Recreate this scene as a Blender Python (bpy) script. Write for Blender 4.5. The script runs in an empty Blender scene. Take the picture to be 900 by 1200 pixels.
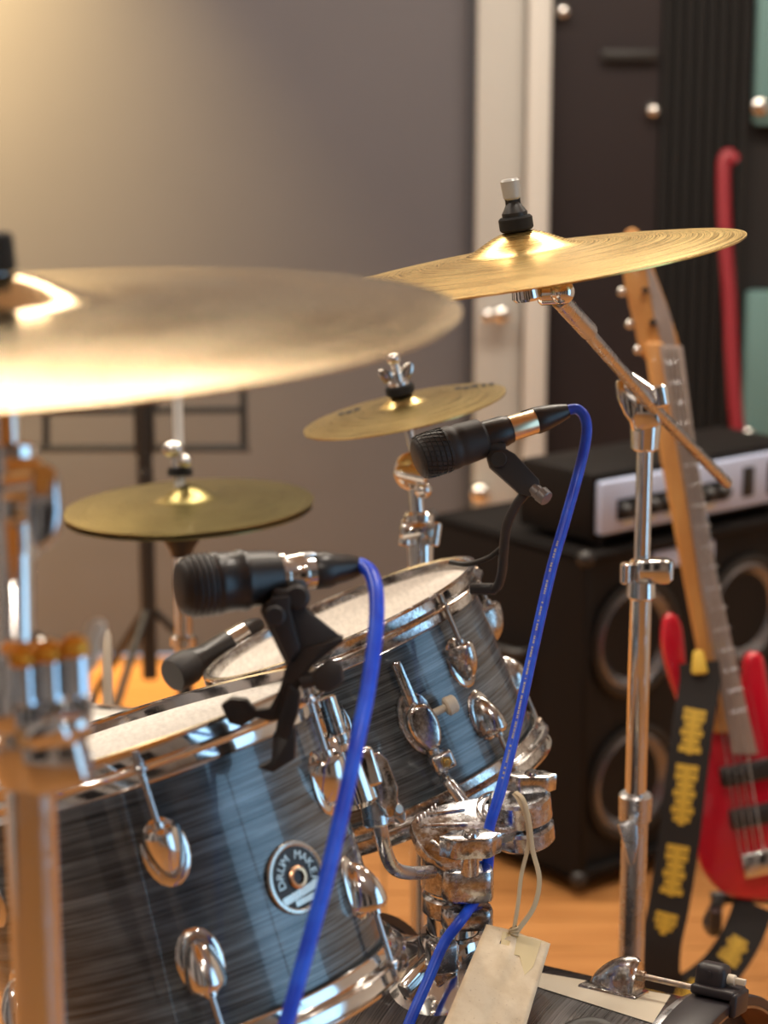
import bpy, bmesh, math, random
from mathutils import Vector as V, Matrix as Mx, Quaternion
random.seed(7)
PI = math.pi
R = math.radians
C = bpy.context.scene.collection
S = bpy.context.scene

# ------------------------------------------------------------------ camera
F = 2500.0
PITCH = 12.5
CAM = V((0, 0, 1.5))
cd = bpy.data.cameras.new('camera')
cam = bpy.data.objects.new('camera', cd)
C.objects.link(cam)
cam.location = CAM
cam.rotation_euler = (R(90 - PITCH), 0, 0)
cd.sensor_fit = 'VERTICAL'
cd.sensor_height = 36.0
cd.lens = 36.0 * F / 1200.0
cd.clip_start = 0.05
cd.dof.use_dof = True
cd.dof.focus_distance = 2.06
cd.dof.aperture_fstop = 4.2
S.camera = cam
S.view_settings.view_transform = 'Standard'
S.view_settings.look = 'None'
S.view_settings.gamma = 1.0
S.view_settings.use_curve_mapping = False
S.view_settings.exposure = 0.3
RIGHT = V((1, 0, 0))
FWD = V((0, math.cos(R(PITCH)), -math.sin(R(PITCH))))
UP = V((0, math.sin(R(PITCH)), math.cos(R(PITCH))))


def P(px, py, d):
    """point seen at pixel (px, py) of the 900x1200 frame, d metres along the view axis"""
    return CAM + d * (FWD + RIGHT * ((px - 450) / F) - UP * ((py - 600) / F))


def ray(px, py):
    return (P(px, py, 1.0) - CAM).normalized()


def on_plane(px, py, p0, n):
    r = ray(px, py)
    return CAM + r * ((p0 - CAM).dot(n) / r.dot(n))


# ------------------------------------------------------------------ world and lights
w = bpy.data.worlds.new('world')
S.world = w
w.use_nodes = True
bg = w.node_tree.nodes['Background']
bg.inputs[0].default_value = (0.55, 0.75, 1.0, 1)
bg.inputs[1].default_value = 0.6


def area(name, loc, target, size, power, col, sy=None, shape=None, spread=180):
    l = bpy.data.lights.new(name, 'AREA')
    l.shape = shape or ('RECTANGLE' if sy else 'DISK')
    l.size = size
    if sy:
        l.size_y = sy
    l.energy = power
    l.color = col
    l.spread = R(spread)
    o = bpy.data.objects.new(name, l)
    C.objects.link(o)
    o.location = loc
    o.rotation_euler = (V(target) - V(loc)).to_track_quat('-Z', 'Y').to_euler()
    return o


XL, XR, YF, YB, ZT = -2.6, 2.6, -2.4, 5.13, 2.75
WARM = (1.0, 0.90, 0.78)
# cool lamp outside an added, unseen window in the right-hand wall
area('added_daylight', (XR + 0.25, 0.15, 1.3), (0, 0.15, 1.3), 2.75, 34, (0.34, 0.68, 1.0), sy=2.5)
# downlights added for light and reflections (the fittings are built with the ceiling)
ADDED_LAMPS = [(-1.3, 0.3, 9), (0.5, 0.2, 11), (-1.3, 2.0, 11), (0.45, 2.1, 12), (0.5, 3.9, 8), (1.7, 3.2, 9), (-0.4, -1.2, 10)]
for x, y, e in ADDED_LAMPS:
    area('added_downlight', (x, y, ZT - 0.035), (x, y, 0), 0.13, e, WARM)
# unseen bright ceiling panels, added to reflect in the cymbals
ADDED_PANELS = [(-1.75, 3.75), (-0.50, 3.75), (0.75, 3.75)]
for x, y in ADDED_PANELS:
    area('added_panel_light', (x, y, ZT - 0.045), (x, y, 0), 1.15, 19, (1.0, 0.92, 0.80), sy=0.55)
# warm wall washer at the upper left of the back wall
area('wall_washer', (-1.22, YB - 0.42, 2.62), (-1.14, YB, 1.35), 0.12, 40, (1.0, 0.72, 0.30), spread=70)


# ------------------------------------------------------------------ materials
def mat(name, col, metal=0.0, rough=0.5, coat=0.0, spec=0.5, sheen=0.0, emit=None):
    m = bpy.data.materials.new(name)
    m.use_nodes = True
    b = m.node_tree.nodes['Principled BSDF']
    b.inputs['Base Color'].default_value = (*col, 1)
    b.inputs['Metallic'].default_value = metal
    b.inputs['Roughness'].default_value = rough
    b.inputs['Coat Weight'].default_value = coat
    b.inputs['Coat Roughness'].default_value = 0.06
    b.inputs['Specular IOR Level'].default_value = spec
    b.inputs['Sheen Weight'].default_value = sheen
    if emit:
        b.inputs['Emission Color'].default_value = (*emit[0], 1)
        b.inputs['Emission Strength'].default_value = emit[1]
    return m


class NT:
    def __init__(s, m):
        s.m, s.t = m, m.node_tree
        s.b = s.t.nodes['Principled BSDF']

    def n(s, typ, **kw):
        o = s.t.nodes.new(typ)
        for k, v in kw.items():
            if k.startswith('i_'):
                key = k[2:]
                key = int(key) if key.isdigit() else key.replace('_', ' ')
                o.inputs[key].default_value = v
            else:
                setattr(o, k, v)
        return o

    def l(s, a, b):
        s.t.links.new(a, b)

    def co(s, scale=(1, 1, 1)):
        tc = s.n('ShaderNodeTexCoord')
        mp = s.n('ShaderNodeMapping')
        mp.inputs['Scale'].default_value = scale
        s.l(tc.outputs['Object'], mp.inputs['Vector'])
        return mp.outputs[0]

    def noise(s, vec, scale=5, detail=3, rough=0.5):
        o = s.n('ShaderNodeTexNoise')
        o.inputs['Scale'].default_value = scale
        o.inputs['Detail'].default_value = detail
        o.inputs['Roughness'].default_value = rough
        s.l(vec, o.inputs['Vector'])
        return o.outputs['Fac']

    def ramp(s, fac, stops):
        o = s.n('ShaderNodeValToRGB')
        e = o.color_ramp.elements
        while len(e) < len(stops):
            e.new(0.5)
        for k, (p, c) in enumerate(stops):
            e[k].position = p
            e[k].color = (*c, 1) if len(c) == 3 else c
        s.l(fac, o.inputs[0])
        return o.outputs[0]

    def grey(s, fac, p0, v0, p1, v1):
        return s.ramp(fac, [(p0, (v0,) * 3), (p1, (v1,) * 3)])

    def bump(s, h, strength=0.3, dist=0.001):
        o = s.n('ShaderNodeBump')
        o.inputs['Strength'].default_value = strength
        o.inputs['Distance'].default_value = dist
        s.l(h, o.inputs['Height'])
        s.l(o.outputs[0], s.b.inputs['Normal'])

    def polar(s, kt, kr, kz):
        """(angle*kt, radius*kr, z*kz) in object space"""
        tc = s.n('ShaderNodeTexCoord')
        sp = s.n('ShaderNodeSeparateXYZ')
        s.l(tc.outputs['Object'], sp.inputs[0])
        at = s.n('ShaderNodeMath', operation='ARCTAN2')
        s.l(sp.outputs[1], at.inputs[0])
        s.l(sp.outputs[0], at.inputs[1])
        cb = s.n('ShaderNodeCombineXYZ')
        m1 = s.n('ShaderNodeMath', operation='MULTIPLY', i_1=kt)
        s.l(at.outputs[0], m1.inputs[0])
        s.l(m1.outputs[0], cb.inputs[0])
        ln = s.n('ShaderNodeVectorMath', operation='LENGTH')
        fl = s.n('ShaderNodeVectorMath', operation='MULTIPLY')
        fl.inputs[1].default_value = (1, 1, 0)
        s.l(tc.outputs['Object'], fl.inputs[0])
        s.l(fl.outputs[0], ln.inputs[0])
        m2 = s.n('ShaderNodeMath', operation='MULTIPLY', i_1=kr)
        s.l(ln.outputs['Value'], m2.inputs[0])
        s.l(m2.outputs[0], cb.inputs[1])
        m3 = s.n('ShaderNodeMath', operation='MULTIPLY', i_1=kz)
        s.l(sp.outputs[2], m3.inputs[0])
        s.l(m3.outputs[0], cb.inputs[2])
        return cb.outputs[0]


def chrome(name, col=(0.80, 0.79, 0.77), r0=0.06, r1=0.22, sc=60, pit=0.0):
    m = mat(name, col, 1.0, r0)
    t = NT(m)
    v = t.co()
    n = t.noise(v, sc, 4, 0.6)
    t.l(t.grey(n, 0.38, r0, 0.72, r1), t.b.inputs['Roughness'])
    if pit:
        n2 = t.noise(v, 260, 3, 0.7)
        n3 = t.noise(v, 28, 3, 0.6)
        mm = t.n('ShaderNodeMath', operation='MULTIPLY')
        t.l(n2, mm.inputs[0])
        t.l(n3, mm.inputs[1])
        t.l(t.ramp(mm.outputs[0], [(0.24 - 0.05 * pit, col), (0.34, (0.36, 0.33, 0.31))]), t.b.inputs['Base Color'])
        t.bump(n2, 0.25 * pit, 0.0006)
    return m


M = {}
M['chrome'] = chrome('chrome')
M['worn'] = chrome('worn_chrome', (0.74, 0.74, 0.73), 0.08, 0.34, 45, 1.0)
M['cast'] = chrome('cast_chrome', (0.62, 0.64, 0.68), 0.12, 0.40, 80, 0.6)
M['dullchrome'] = chrome('dull_chrome', (0.58, 0.59, 0.61), 0.22, 0.4, 30)
M['rusty'] = chrome('rusty_steel', (0.50, 0.38, 0.28), 0.28, 0.5, 120, 1.0)
M['black'] = mat('black_plastic', (0.020, 0.018, 0.018), 0, 0.36)
M['matte'] = mat('matte_black', (0.028, 0.025, 0.025), 0, 0.55)
M['rubber'] = mat('dark_rubber', (0.022, 0.017, 0.020), 0, 0.45)
M['felt'] = mat('black_felt', (0.009, 0.008, 0.008), 0, 0.95)
M['blackmetal'] = mat('black_metal', (0.02, 0.018, 0.017), 0.2, 0.45)
M['gold'] = mat('gold_plating', (0.84, 0.70, 0.48), 1.0, 0.30)
M['steel'] = mat('dark_steel', (0.22, 0.21, 0.21), 0.6, 0.4)
M['brassnut'] = mat('brass', (0.72, 0.52, 0.18), 1.0, 0.25)
M['white'] = mat('white_paint', (0.52, 0.50, 0.47), 0, 0.4)
M['clear'] = mat('grey_plastic', (0.40, 0.39, 0.37), 0, 0.3)
M['red_cable'] = mat('red_cable', (0.20, 0.006, 0.014), 0, 0.45)
M['yellow'] = mat('yellow_print', (0.62, 0.40, 0.045), 0, 0.6)
M['orange_knob'] = mat('amber_plastic', (0.75, 0.36, 0.04), 0.6, 0.28)


def cymbal_mat(name, c1, c2, rough=0.24):
    m = mat(name, c1, 1.0, rough)
    t = NT(m)
    pv = t.polar(0.7, 900, 0)
    g = t.noise(pv, 1.0, 4, 0.65)
    big = t.noise(t.co(), 9, 4, 0.6)
    mx = t.n('ShaderNodeMath', operation='MULTIPLY_ADD', i_1=0.40, i_2=0.07)
    t.l(g, mx.inputs[0])
    ad = t.n('ShaderNodeMath', operation='MULTIPLY_ADD', i_1=0.5)
    t.l(big, ad.inputs[0])
    t.l(mx.outputs[0], ad.inputs[2])
    t.l(t.ramp(ad.outputs[0], [(0.36, c2), (0.62, c1)]), t.b.inputs['Base Color'])
    t.l(t.grey(g, 0.3, rough - 0.06, 0.7, rough + 0.12), t.b.inputs['Roughness'])
    t.bump(g, 0.14, 0.0004)
    return m


M['cymbal'] = cymbal_mat('cymbal_bronze', (0.86, 0.62, 0.24), (0.62, 0.38, 0.11))
M['cymbal_front'] = cymbal_mat('cymbal_bronze_pale', (0.97, 0.79, 0.50), (0.78, 0.52, 0.22), 0.13)
M['cymbal_old'] = cymbal_mat('cymbal_bronze_dull', (0.60, 0.46, 0.20), (0.42, 0.28, 0.09), 0.26)
M['cymbal_hat'] = cymbal_mat('cymbal_bronze_greenish', (0.36, 0.30, 0.125), (0.24, 0.19, 0.07), 0.28)


def wrap_mat(name, dark, light, seed=0.0):
    m = mat(name, dark, 0.0, 0.32, coat=0.9, spec=0.6)
    t = NT(m)
    v = t.polar(0.55, 0, 520)
    mp = t.n('ShaderNodeMapping')
    mp.inputs['Location'].default_value = (seed, seed, seed)
    t.l(v, mp.inputs[0])
    n1 = t.noise(mp.outputs[0], 1.0, 5, 0.7)
    v2 = t.polar(1.5, 0, 90)
    n2 = t.noise(v2, 1.0, 3, 0.6)
    mu = t.n('ShaderNodeMath', operation='MULTIPLY_ADD', i_1=0.35)
    t.l(n2, mu.inputs[0])
    ml = t.n('ShaderNodeMath', operation='MULTIPLY', i_1=0.75)
    t.l(n1, ml.inputs[0])
    t.l(ml.outputs[0], mu.inputs[2])
    t.l(t.ramp(mu.outputs[0], [(0.45, dark), (0.55, tuple((a + b) * 0.38 for a, b in zip(dark, light))), (0.66, light)]), t.b.inputs['Base Color'])
    t.l(t.grey(n1, 0.3, 0.22, 0.7, 0.42), t.b.inputs['Roughness'])
    t.b.inputs['Metallic'].default_value = 0.2
    t.bump(n1, 0.15, 0.0005)
    return m


M['wrap'] = wrap_mat('blue_grey_wrap', (0.011, 0.012, 0.014), (0.185, 0.225, 0.255))
M['wrap2'] = wrap_mat('dark_grain_wrap', (0.014, 0.012, 0.013), (0.11, 0.10, 0.105), 3.1)


def head_mat(name, col, streak):
    m = mat(name, col, 0, 0.55)
    t = NT(m)
    n = t.noise(t.co((1, 1, 1)), 90, 5, 0.7)
    n2 = t.noise(t.co((6, 60, 6)), 4, 3, 0.6)
    a = t.n('ShaderNodeMath', operation='MULTIPLY_ADD', i_1=0.6)
    b_ = t.n('ShaderNodeMath', operation='MULTIPLY', i_1=0.4)
    t.l(n, b_.inputs[0])
    t.l(n2, a.inputs[0])
    t.l(b_.outputs[0], a.inputs[2])
    t.l(t.ramp(a.outputs[0], [(0.35, tuple(c * streak for c in col)), (0.62, col)]), t.b.inputs['Base Color'])
    t.bump(n, 0.2, 0.0004)
    return m


M['head'] = head_mat('coated_head', (0.86, 0.83, 0.78), 0.75)
M['head2'] = head_mat('worn_head', (0.78, 0.72, 0.65), 0.72)


def paper_mat():
    m = mat('tag_card', (0.66, 0.56, 0.42), 0, 0.7)
    t = NT(m)
    n = t.noise(t.co(), 30, 5, 0.6)
    n2 = t.noise(t.co(), 260, 3, 0.7)
    a = t.ramp(n, [(0.35, (0.72, 0.57, 0.38)), (0.6, (0.87, 0.73, 0.53))])
    b_ = t.ramp(n2, [(0.27, (0.50, 0.40, 0.30)), (0.36, (1, 1, 1))])
    mx = t.n('ShaderNodeMix', data_type='RGBA', blend_type='MULTIPLY')
    mx.inputs[0].default_value = 0.7
    t.l(a, mx.inputs[6])
    t.l(b_, mx.inputs[7])
    t.l(mx.outputs[2], t.b.inputs['Base Color'])
    t.bump(n, 0.3, 0.003)
    return m


M['paper'] = paper_mat()
M['tape'] = mat('yellowed_tape', (0.66, 0.52, 0.26), 0, 0.4)
M['strip'] = mat('cream_tape', (0.72, 0.64, 0.50), 0, 0.55)
M['twine'] = mat('natural_twine', (0.62, 0.50, 0.32), 0, 0.85)


def cable_mat():
    m = mat('blue_cable', (0.012, 0.055, 0.62), 0, 0.33)
    t = NT(m)
    n = t.noise(t.co(), 40, 2)
    t.l(t.ramp(n, [(0.35, (0.012, 0.060, 0.66)), (0.65, (0.022, 0.12, 0.88))]), t.b.inputs['Base Color'])
    return m


M['blue'] = cable_mat()


def red_mat():
    m = mat('red_lacquer', (0.55, 0.006, 0.024), 0, 0.16, coat=1.0)
    return m


M['red'] = red_mat()



def wood(name, c1, c2, sc=(1.2, 14, 14)):
    m = mat(name, c1, 0, 0.5, coat=0.06)
    t = NT(m)
    n = t.noise(t.co(sc), 2.2, 6, 0.62)
    t.l(t.ramp(n, [(0.32, c2), (0.66, c1)]), t.b.inputs['Base Color'])
    t.bump(n, 0.1, 0.001)
    return m


M['floor'] = wood('floor_boards', (0.50, 0.228, 0.070), (0.37, 0.150, 0.040))
M['floor_gap'] = mat('floor_joint', (0.16, 0.07, 0.02), 0, 0.8)
M['maple'] = wood('maple_neck', (0.60, 0.30, 0.085), (0.48, 0.20, 0.05), (20, 20, 2))
M['fretboard'] = wood('fretboard_wood', (0.34, 0.27, 0.24), (0.25, 0.20, 0.18), (20, 20, 2))
M['plywood'] = wood('hoop_inside_wood', (0.40, 0.19, 0.07), (0.27, 0.12, 0.045), (3, 3, 40))


def plaster(name, col, var=0.9):
    m = mat(name, col, 0, 0.75)
    t = NT(m)
    n = t.noise(t.co(), 1.4, 5, 0.6)
    t.l(t.ramp(n, [(0.3, tuple(c * var for c in col)), (0.7, col)]), t.b.inputs['Base Color'])
    n2 = t.noise(t.co(), 120, 3)
    t.bump(n2, 0.12, 0.001)
    return m


M['wall'] = plaster('grey_wall_paint', (0.098, 0.091, 0.102))
M['wall_side'] = plaster('pale_wall_paint', (0.52, 0.49, 0.46))
M['ceiling'] = plaster('ceiling_paint', (0.74, 0.70, 0.64))
M['trim'] = plaster('off_white_paint', (0.40, 0.385, 0.36), 0.93)
M['seam'] = mat('dark_seam', (0.045, 0.045, 0.055), 0, 0.6)
M['door'] = plaster('dark_brown_door', (0.022, 0.016, 0.017), 0.8)
M['door'].node_tree.nodes['Principled BSDF'].inputs['Roughness'].default_value = 0.35
M['foam'] = mat('acoustic_foam', (0.013, 0.011, 0.011), 0, 0.9)
M['teal'] = mat('teal_fabric', (0.11, 0.21, 0.21), 0, 0.7)
M['tolex'] = mat('black_tolex', (0.007, 0.0055, 0.0052), 0, 0.6, spec=0.2)
M['grillecloth'] = mat('speaker_baffle', (0.010, 0.009, 0.009), 0, 0.6, spec=0.25)
M['cone'] = mat('speaker_cone', (0.22, 0.22, 0.24), 0.7, 0.27, coat=0.8)
M['panel'] = mat('brushed_panel', (0.56, 0.64, 0.88), 0.25, 0.4)
M['lampglass'] = mat('lamp_diffuser', (0.9, 0.85, 0.75), 0, 0.4, emit=((1.0, 0.8, 0.55), 4.0))  # glowing face of the added ceiling lights
M['strap'] = mat('black_webbing', (0.015, 0.013, 0.013), 0, 0.8)
M['badge'] = chrome('badge_metal', (0.62, 0.58, 0.52), 0.2, 0.4, 40)
M['badgeblack'] = mat('badge_black', (0.02, 0.018, 0.017), 0, 0.4)
M['grommet'] = mat('copper_grommet', (0.80, 0.48, 0.28), 1.0, 0.3)
M['bluesteel'] = chrome('polished_steel', (0.66, 0.74, 0.82), 0.08, 0.2, 30)
M['cream_metal'] = mat('cream_nylon', (0.66, 0.58, 0.46), 0, 0.5)
gm = bpy.data.materials.new('window_glass')
gm.use_nodes = True
_t = gm.node_tree
for _n in list(_t.nodes):
    _t.nodes.remove(_n)
_o = _t.nodes.new('ShaderNodeOutputMaterial')
_a = _t.nodes.new('ShaderNodeBsdfTransparent')
_g = _t.nodes.new('ShaderNodeBsdfGlossy')
_g.inputs['Roughness'].default_value = 0.02
_f = _t.nodes.new('ShaderNodeFresnel')
_m = _t.nodes.new('ShaderNodeMixShader')
_t.links.new(_f.outputs[0], _m.inputs[0])
_t.links.new(_a.outputs[0], _m.inputs[1])
_t.links.new(_g.outputs[0], _m.inputs[2])
_t.links.new(_m.outputs[0], _o.inputs[0])
M['glass'] = gm


# ------------------------------------------------------------------ mesh builder
def frame(o, z, x=None):
    z = V(z).normalized()
    x = V(x) if x is not None else (V((1, 0, 0)) if abs(z.x) < 0.9 else V((0, 1, 0)))
    x = (x - z * x.dot(z)).normalized()
    y = z.cross(x)
    m = Mx((x, y, z)).transposed().to_4x4()
    m.translation = V(o)
    return m


def smooth_path(pts, n=8):
    pts = [V(p) for p in pts]
    q = [pts[0] * 2 - pts[1]] + pts + [pts[-1] * 2 - pts[-2]]
    out = []
    for i in range(1, len(q) - 2):
        a, b, c, d = q[i - 1:i + 3]
        for k in range(n):
            t = k / n
            out.append(0.5 * (2 * b + (c - a) * t + (2 * a - 5 * b + 4 * c - d) * t * t + (3 * b - a - 3 * c + d) * t ** 3))
    out.append(pts[-1])
    return out


class MB:
    def __init__(s):
        s.v, s.f = [], []

    def add(s, vs, fs, T=None):
        k = len(s.v)
        s.v += [(T @ V(p)) if T else V(p) for p in vs]
        s.f += [tuple(i + k for i in f) for f in fs]
        return s

    def lathe(s, prof, T=None, seg=48, loop=False, a0=0.0, a1=2 * PI):
        full = abs(a1 - a0 - 2 * PI) < 1e-6
        nseg = seg if full else seg + 1
        vs, rows = [], []
        for r, z in prof:
            if r < 1e-7:
                rows.append([len(vs)] * nseg)
                vs.append((0, 0, z))
            else:
                row = []
                for k in range(nseg):
                    a = a0 + (a1 - a0) * k / seg
                    row.append(len(vs))
                    vs.append((r * math.cos(a), r * math.sin(a), z))
                rows.append(row)
        fs = []
        pr = list(zip(rows, rows[1:])) + ([(rows[-1], rows[0])] if loop else [])
        for A, B in pr:
            for k in range(seg):
                j = (k + 1) % nseg
                q = []
                for i in (A[k], A[j], B[j], B[k]):
                    if i not in q:
                        q.append(i)
                if len(q) > 2:
                    fs.append(tuple(q))
        return s.add(vs, fs, T)

    def cyl(s, a, b, r, r2=None, seg=20, bev=0.0):
        a, b = V(a), V(b)
        L = (b - a).length
        r2 = r if r2 is None else r2
        bv = min(bev, L / 3, r * 0.6, r2 * 0.6) if bev else 0
        if bv:
            pr = [(0, 0), (r - bv, 0), (r, bv), (r2, L - bv), (r2 - bv, L), (0, L)]
        else:
            pr = [(0, 0), (r, 0), (r2, L), (0, L)]
        return s.lathe(pr, frame(a, b - a), seg)

    def tube(s, pts, r, seg=12, flat=None):
        pts = [V(p) for p in pts]
        n = len(pts)
        rs = r if isinstance(r, (list, tuple)) else [r] * n
        t0 = (pts[1] - pts[0]).normalized()
        u = t0.orthogonal().normalized()
        if flat is not None:
            u = (V(flat) - t0 * V(flat).dot(t0)).normalized()
        vs, fs = [], []
        pt = t0
        for i in range(n):
            t = (pts[min(i + 1, n - 1)] - pts[max(i - 1, 0)]).normalized()
            u = (pt.rotation_difference(t)) @ u
            u = (u - t * u.dot(t)).normalized()
            wv = t.cross(u)
            pt = t
            for k in range(seg):
                a = 2 * PI * k / seg
                vs.append(pts[i] + (u * math.cos(a) + wv * math.sin(a) * (0.28 if flat is not None else 1)) * rs[i])
        for i in range(n - 1):
            for k in range(seg):
                j = (k + 1) % seg
                fs.append((i * seg + k, i * seg + j, (i + 1) * seg + j, (i + 1) * seg + k))
        fs.append(tuple(reversed(range(seg))))
        fs.append(tuple(range((n - 1) * seg, n * seg)))
        return s.add(vs, fs)

    def box(s, size, T=None, bev=0.0, seg=2):
        b = bmesh.new()
        bmesh.ops.create_cube(b, size=1.0)
        for q in b.verts:
            q.co = V((q.co.x * size[0], q.co.y * size[1], q.co.z * size[2]))
        if bev:
            bmesh.ops.bevel(b, geom=list(b.edges), offset=min(bev, min(size) * 0.45), segments=seg, affect='EDGES', profile=0.5)
        b.verts.index_update()
        s.add([q.co.copy() for q in b.verts], [[q.index for q in f.verts] for f in b.faces], T)
        b.free()
        return s

    def ball(s, rad, T=None, seg=20, rings=12, zcut=None):
        rx, ry, rz = rad if isinstance(rad, (tuple, list)) else (rad,) * 3
        vs, fs = [], []
        for i in range(rings + 1):
            th = PI * i / rings
            for k in range(seg):
                a = 2 * PI * k / seg
                z = rz * math.cos(th)
                if zcut is not None and z > zcut:
                    z = zcut
                vs.append((rx * math.sin(th) * math.cos(a), ry * math.sin(th) * math.sin(a), z))
        for i in range(rings):
            for k in range(seg):
                j = (k + 1) % seg
                fs.append((i * seg + k, (i + 1) * seg + k, (i + 1) * seg + j, i * seg + j))
        return s.add(vs, fs, T)

    def prism(s, outline, vec, bev=0.0, seg=2):
        """closed outline of world points, extruded by vec"""
        vec = V(vec)
        b = bmesh.new()
        vs = [b.verts.new(V(p)) for p in outline]
        f = b.faces.new(vs)
        r = bmesh.ops.extrude_face_region(b, geom=[f])
        for e in r['geom']:
            if isinstance(e, bmesh.types.BMVert):
                e.co += vec
        bmesh.ops.recalc_face_normals(b, faces=list(b.faces))
        if bev:
            ed = [e for e in b.edges if len(e.link_faces) == 2 and e.calc_face_angle(0) > 0.9]
            bmesh.ops.bevel(b, geom=ed, offset=bev, segments=seg, affect='EDGES', profile=0.5, clamp_overlap=True)
        b.verts.index_update()
        s.add([q.co.copy() for q in b.verts], [[q.index for q in g.verts] for g in b.faces])
        b.free()
        return s

    def mesh(s, name, m, T=None, ang=38):
        me = bpy.data.meshes.new(name)
        vs = [(T @ p) for p in s.v] if T else s.v
        me.from_pydata([tuple(p) for p in vs], [], s.f)
        b = bmesh.new()
        b.from_mesh(me)
        bmesh.ops.remove_doubles(b, verts=list(b.verts), dist=1e-7)
        bmesh.ops.dissolve_degenerate(b, edges=list(b.edges), dist=1e-8)
        bmesh.ops.recalc_face_normals(b, faces=list(b.faces))
        b.to_mesh(me)
        b.free()
        for p in me.polygons:
            p.use_smooth = True
        me.set_sharp_from_angle(angle=R(ang))
        me.materials.append(M[m])
        return me

    def build(s, name, m, parent=None, world=True, ang=38):
        """links the collected shapes as ONE object; world coordinates are taken into the parent's frame"""
        T = None
        if world and parent is not None:
            T = WM[parent.name].inverted()
        o = bpy.data.objects.new(name, s.mesh(name, m, T, ang))
        C.objects.link(o)
        if parent is not None:
            o.parent = parent
            WM[o.name] = WM[parent.name].copy()
        else:
            WM[o.name] = Mx.Identity(4)
        return o

    def solo(s, name, m, label, cat, group=None, kind=None, ang=38):
        """a top-level thing of one mesh, its origin at its base"""
        lo = V((sum(p.x for p in s.v) / len(s.v), sum(p.y for p in s.v) / len(s.v), min(p.z for p in s.v)))
        T = Mx.Translation(lo)
        o = bpy.data.objects.new(name, s.mesh(name, m, T.inverted(), ang))
        C.objects.link(o)
        o.matrix_world = T
        WM[o.name] = T
        if label:
            o['label'] = label
        if cat:
            o['category'] = cat
        if group:
            o['group'] = group
        if kind:
            o['kind'] = kind
        return o


WM = {}


def thing(name, label, cat, T, group=None, kind=None):
    o = bpy.data.objects.new(name, None)
    o.empty_display_size = 0.05
    C.objects.link(o)
    T = T if isinstance(T, Mx) else Mx.Translation(V(T))
    o.matrix_world = T
    WM[o.name] = T.copy()
    if label:
        o['label'] = label
    if cat:
        o['category'] = cat
    if group:
        o['group'] = group
    if kind:
        o['kind'] = kind
    return o


def place(name, me, parent, T):
    """an object on shared mesh data at local matrix T under parent"""
    o = bpy.data.objects.new(name, me)
    C.objects.link(o)
    o.parent = parent
    o.matrix_basis = T
    WM[o.name] = WM[parent.name] @ T
    return o


def px_outline(pts, d):
    return [P(x, y, d) for x, y in pts]


def round_outline(pts, n=5):
    """Catmull-Rom closed outline of 2D points"""
    out, k = [], len(pts)
    for i in range(k):
        a, b, c, d = (V((*pts[(i + j) % k], 0)) for j in (-1, 0, 1, 2))
        for q in range(n):
            t = q / n
            p = 0.5 * (2 * b + (c - a) * t + (2 * a - 5 * b + 4 * c - d) * t * t + (3 * b - a - 3 * c + d) * t ** 3)
            out.append((p.x, p.y))
    return out


def text_mesh(txt, size):
    cu = bpy.data.curves.new('t', 'FONT')
    cu.body = txt
    cu.size = size
    cu.extrude = size * 0.03
    cu.align_x = 'CENTER'
    cu.align_y = 'CENTER'
    o = bpy.data.objects.new('t', cu)
    C.objects.link(o)
    dg = bpy.context.evaluated_depsgraph_get()
    ev = o.evaluated_get(dg)
    me = ev.to_mesh()
    vs = [v.co.copy() for v in me.vertices]
    fs = [tuple(p.vertices) for p in me.polygons]
    ev.to_mesh_clear()
    bpy.data.objects.remove(o)
    bpy.data.curves.remove(cu)
    return vs, fs


# ------------------------------------------------------------------ the setting
def slab(name, x0, x1, y0, y1, z0, z1, m, parent=None, bev=0, label=None, cat=None, kind='structure', group=None):
    mb = MB().box((x1 - x0, y1 - y0, z1 - z0), Mx.Translation(V(((x0 + x1) / 2, (y0 + y1) / 2, (z0 + z1) / 2))), bev)
    if parent is not None:
        return mb.build(name, m, parent)
    return mb.solo(name, m, label, cat, group, kind)


flo = slab('floor', XL, XR, YF, YB, -0.06, -0.006, 'floor_gap')
# boards run across the room; one mesh shared by all
bl = (XR - XL) / 2
bmesh_board = MB().box((bl - 0.003, 0.117, 0.006), None).mesh('board', 'floor')
k = 0
yy = YF + 0.06
while yy < YB - 0.05:
    for j in range(2):
        place('board', bmesh_board, flo, WM['floor'].inverted() @ Mx.Translation(V((XL + bl * (j + 0.5), yy, -0.003))) @ Mx.Rotation(PI if (k + j) % 2 else 0, 4, 'Z'))
    yy += 0.12
    k += 1
slab('ceiling', XL, XR, YF, YB, ZT, ZT + 0.1, 'ceiling')
slab('wall_back', XL, XR, YB, YB + 0.1, 0, ZT, 'wall')
slab('wall_left', XL - 0.1, XL, YF, YB, 0, ZT, 'wall_side')
slab('wall_front', XL, XR, YF - 0.1, YF, 0, ZT, 'wall_side')
WY0, WY1, WZ0, WZ1 = -1.2, 1.5, 0.10, 2.5
wr = slab('wall_right', XR, XR + 0.1, YF, WY0, 0, ZT, 'wall_side')
slab('wall_section', XR, XR + 0.1, WY1, YB, 0, ZT, 'wall_side', wr)
slab('sill_section', XR, XR + 0.1, WY0, WY1, 0, WZ0, 'wall_side', wr)
slab('head_section', XR, XR + 0.1, WY0, WY1, WZ1, ZT, 'wall_side', wr)
wn = thing('added_window', None, None, (XR + 0.05, (WY0 + WY1) / 2, WZ0), kind='structure')  # unseen window, added as the source of cool blue reflections
ym = (WY0 + WY1) / 2
for y0, y1 in ((WY0, WY0 + 0.06), (ym - 0.03, ym + 0.03), (WY1 - 0.06, WY1)):
    slab('mullion', XR + 0.02, XR + 0.08, y0, y1, WZ0, WZ1, 'trim', wn)
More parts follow.
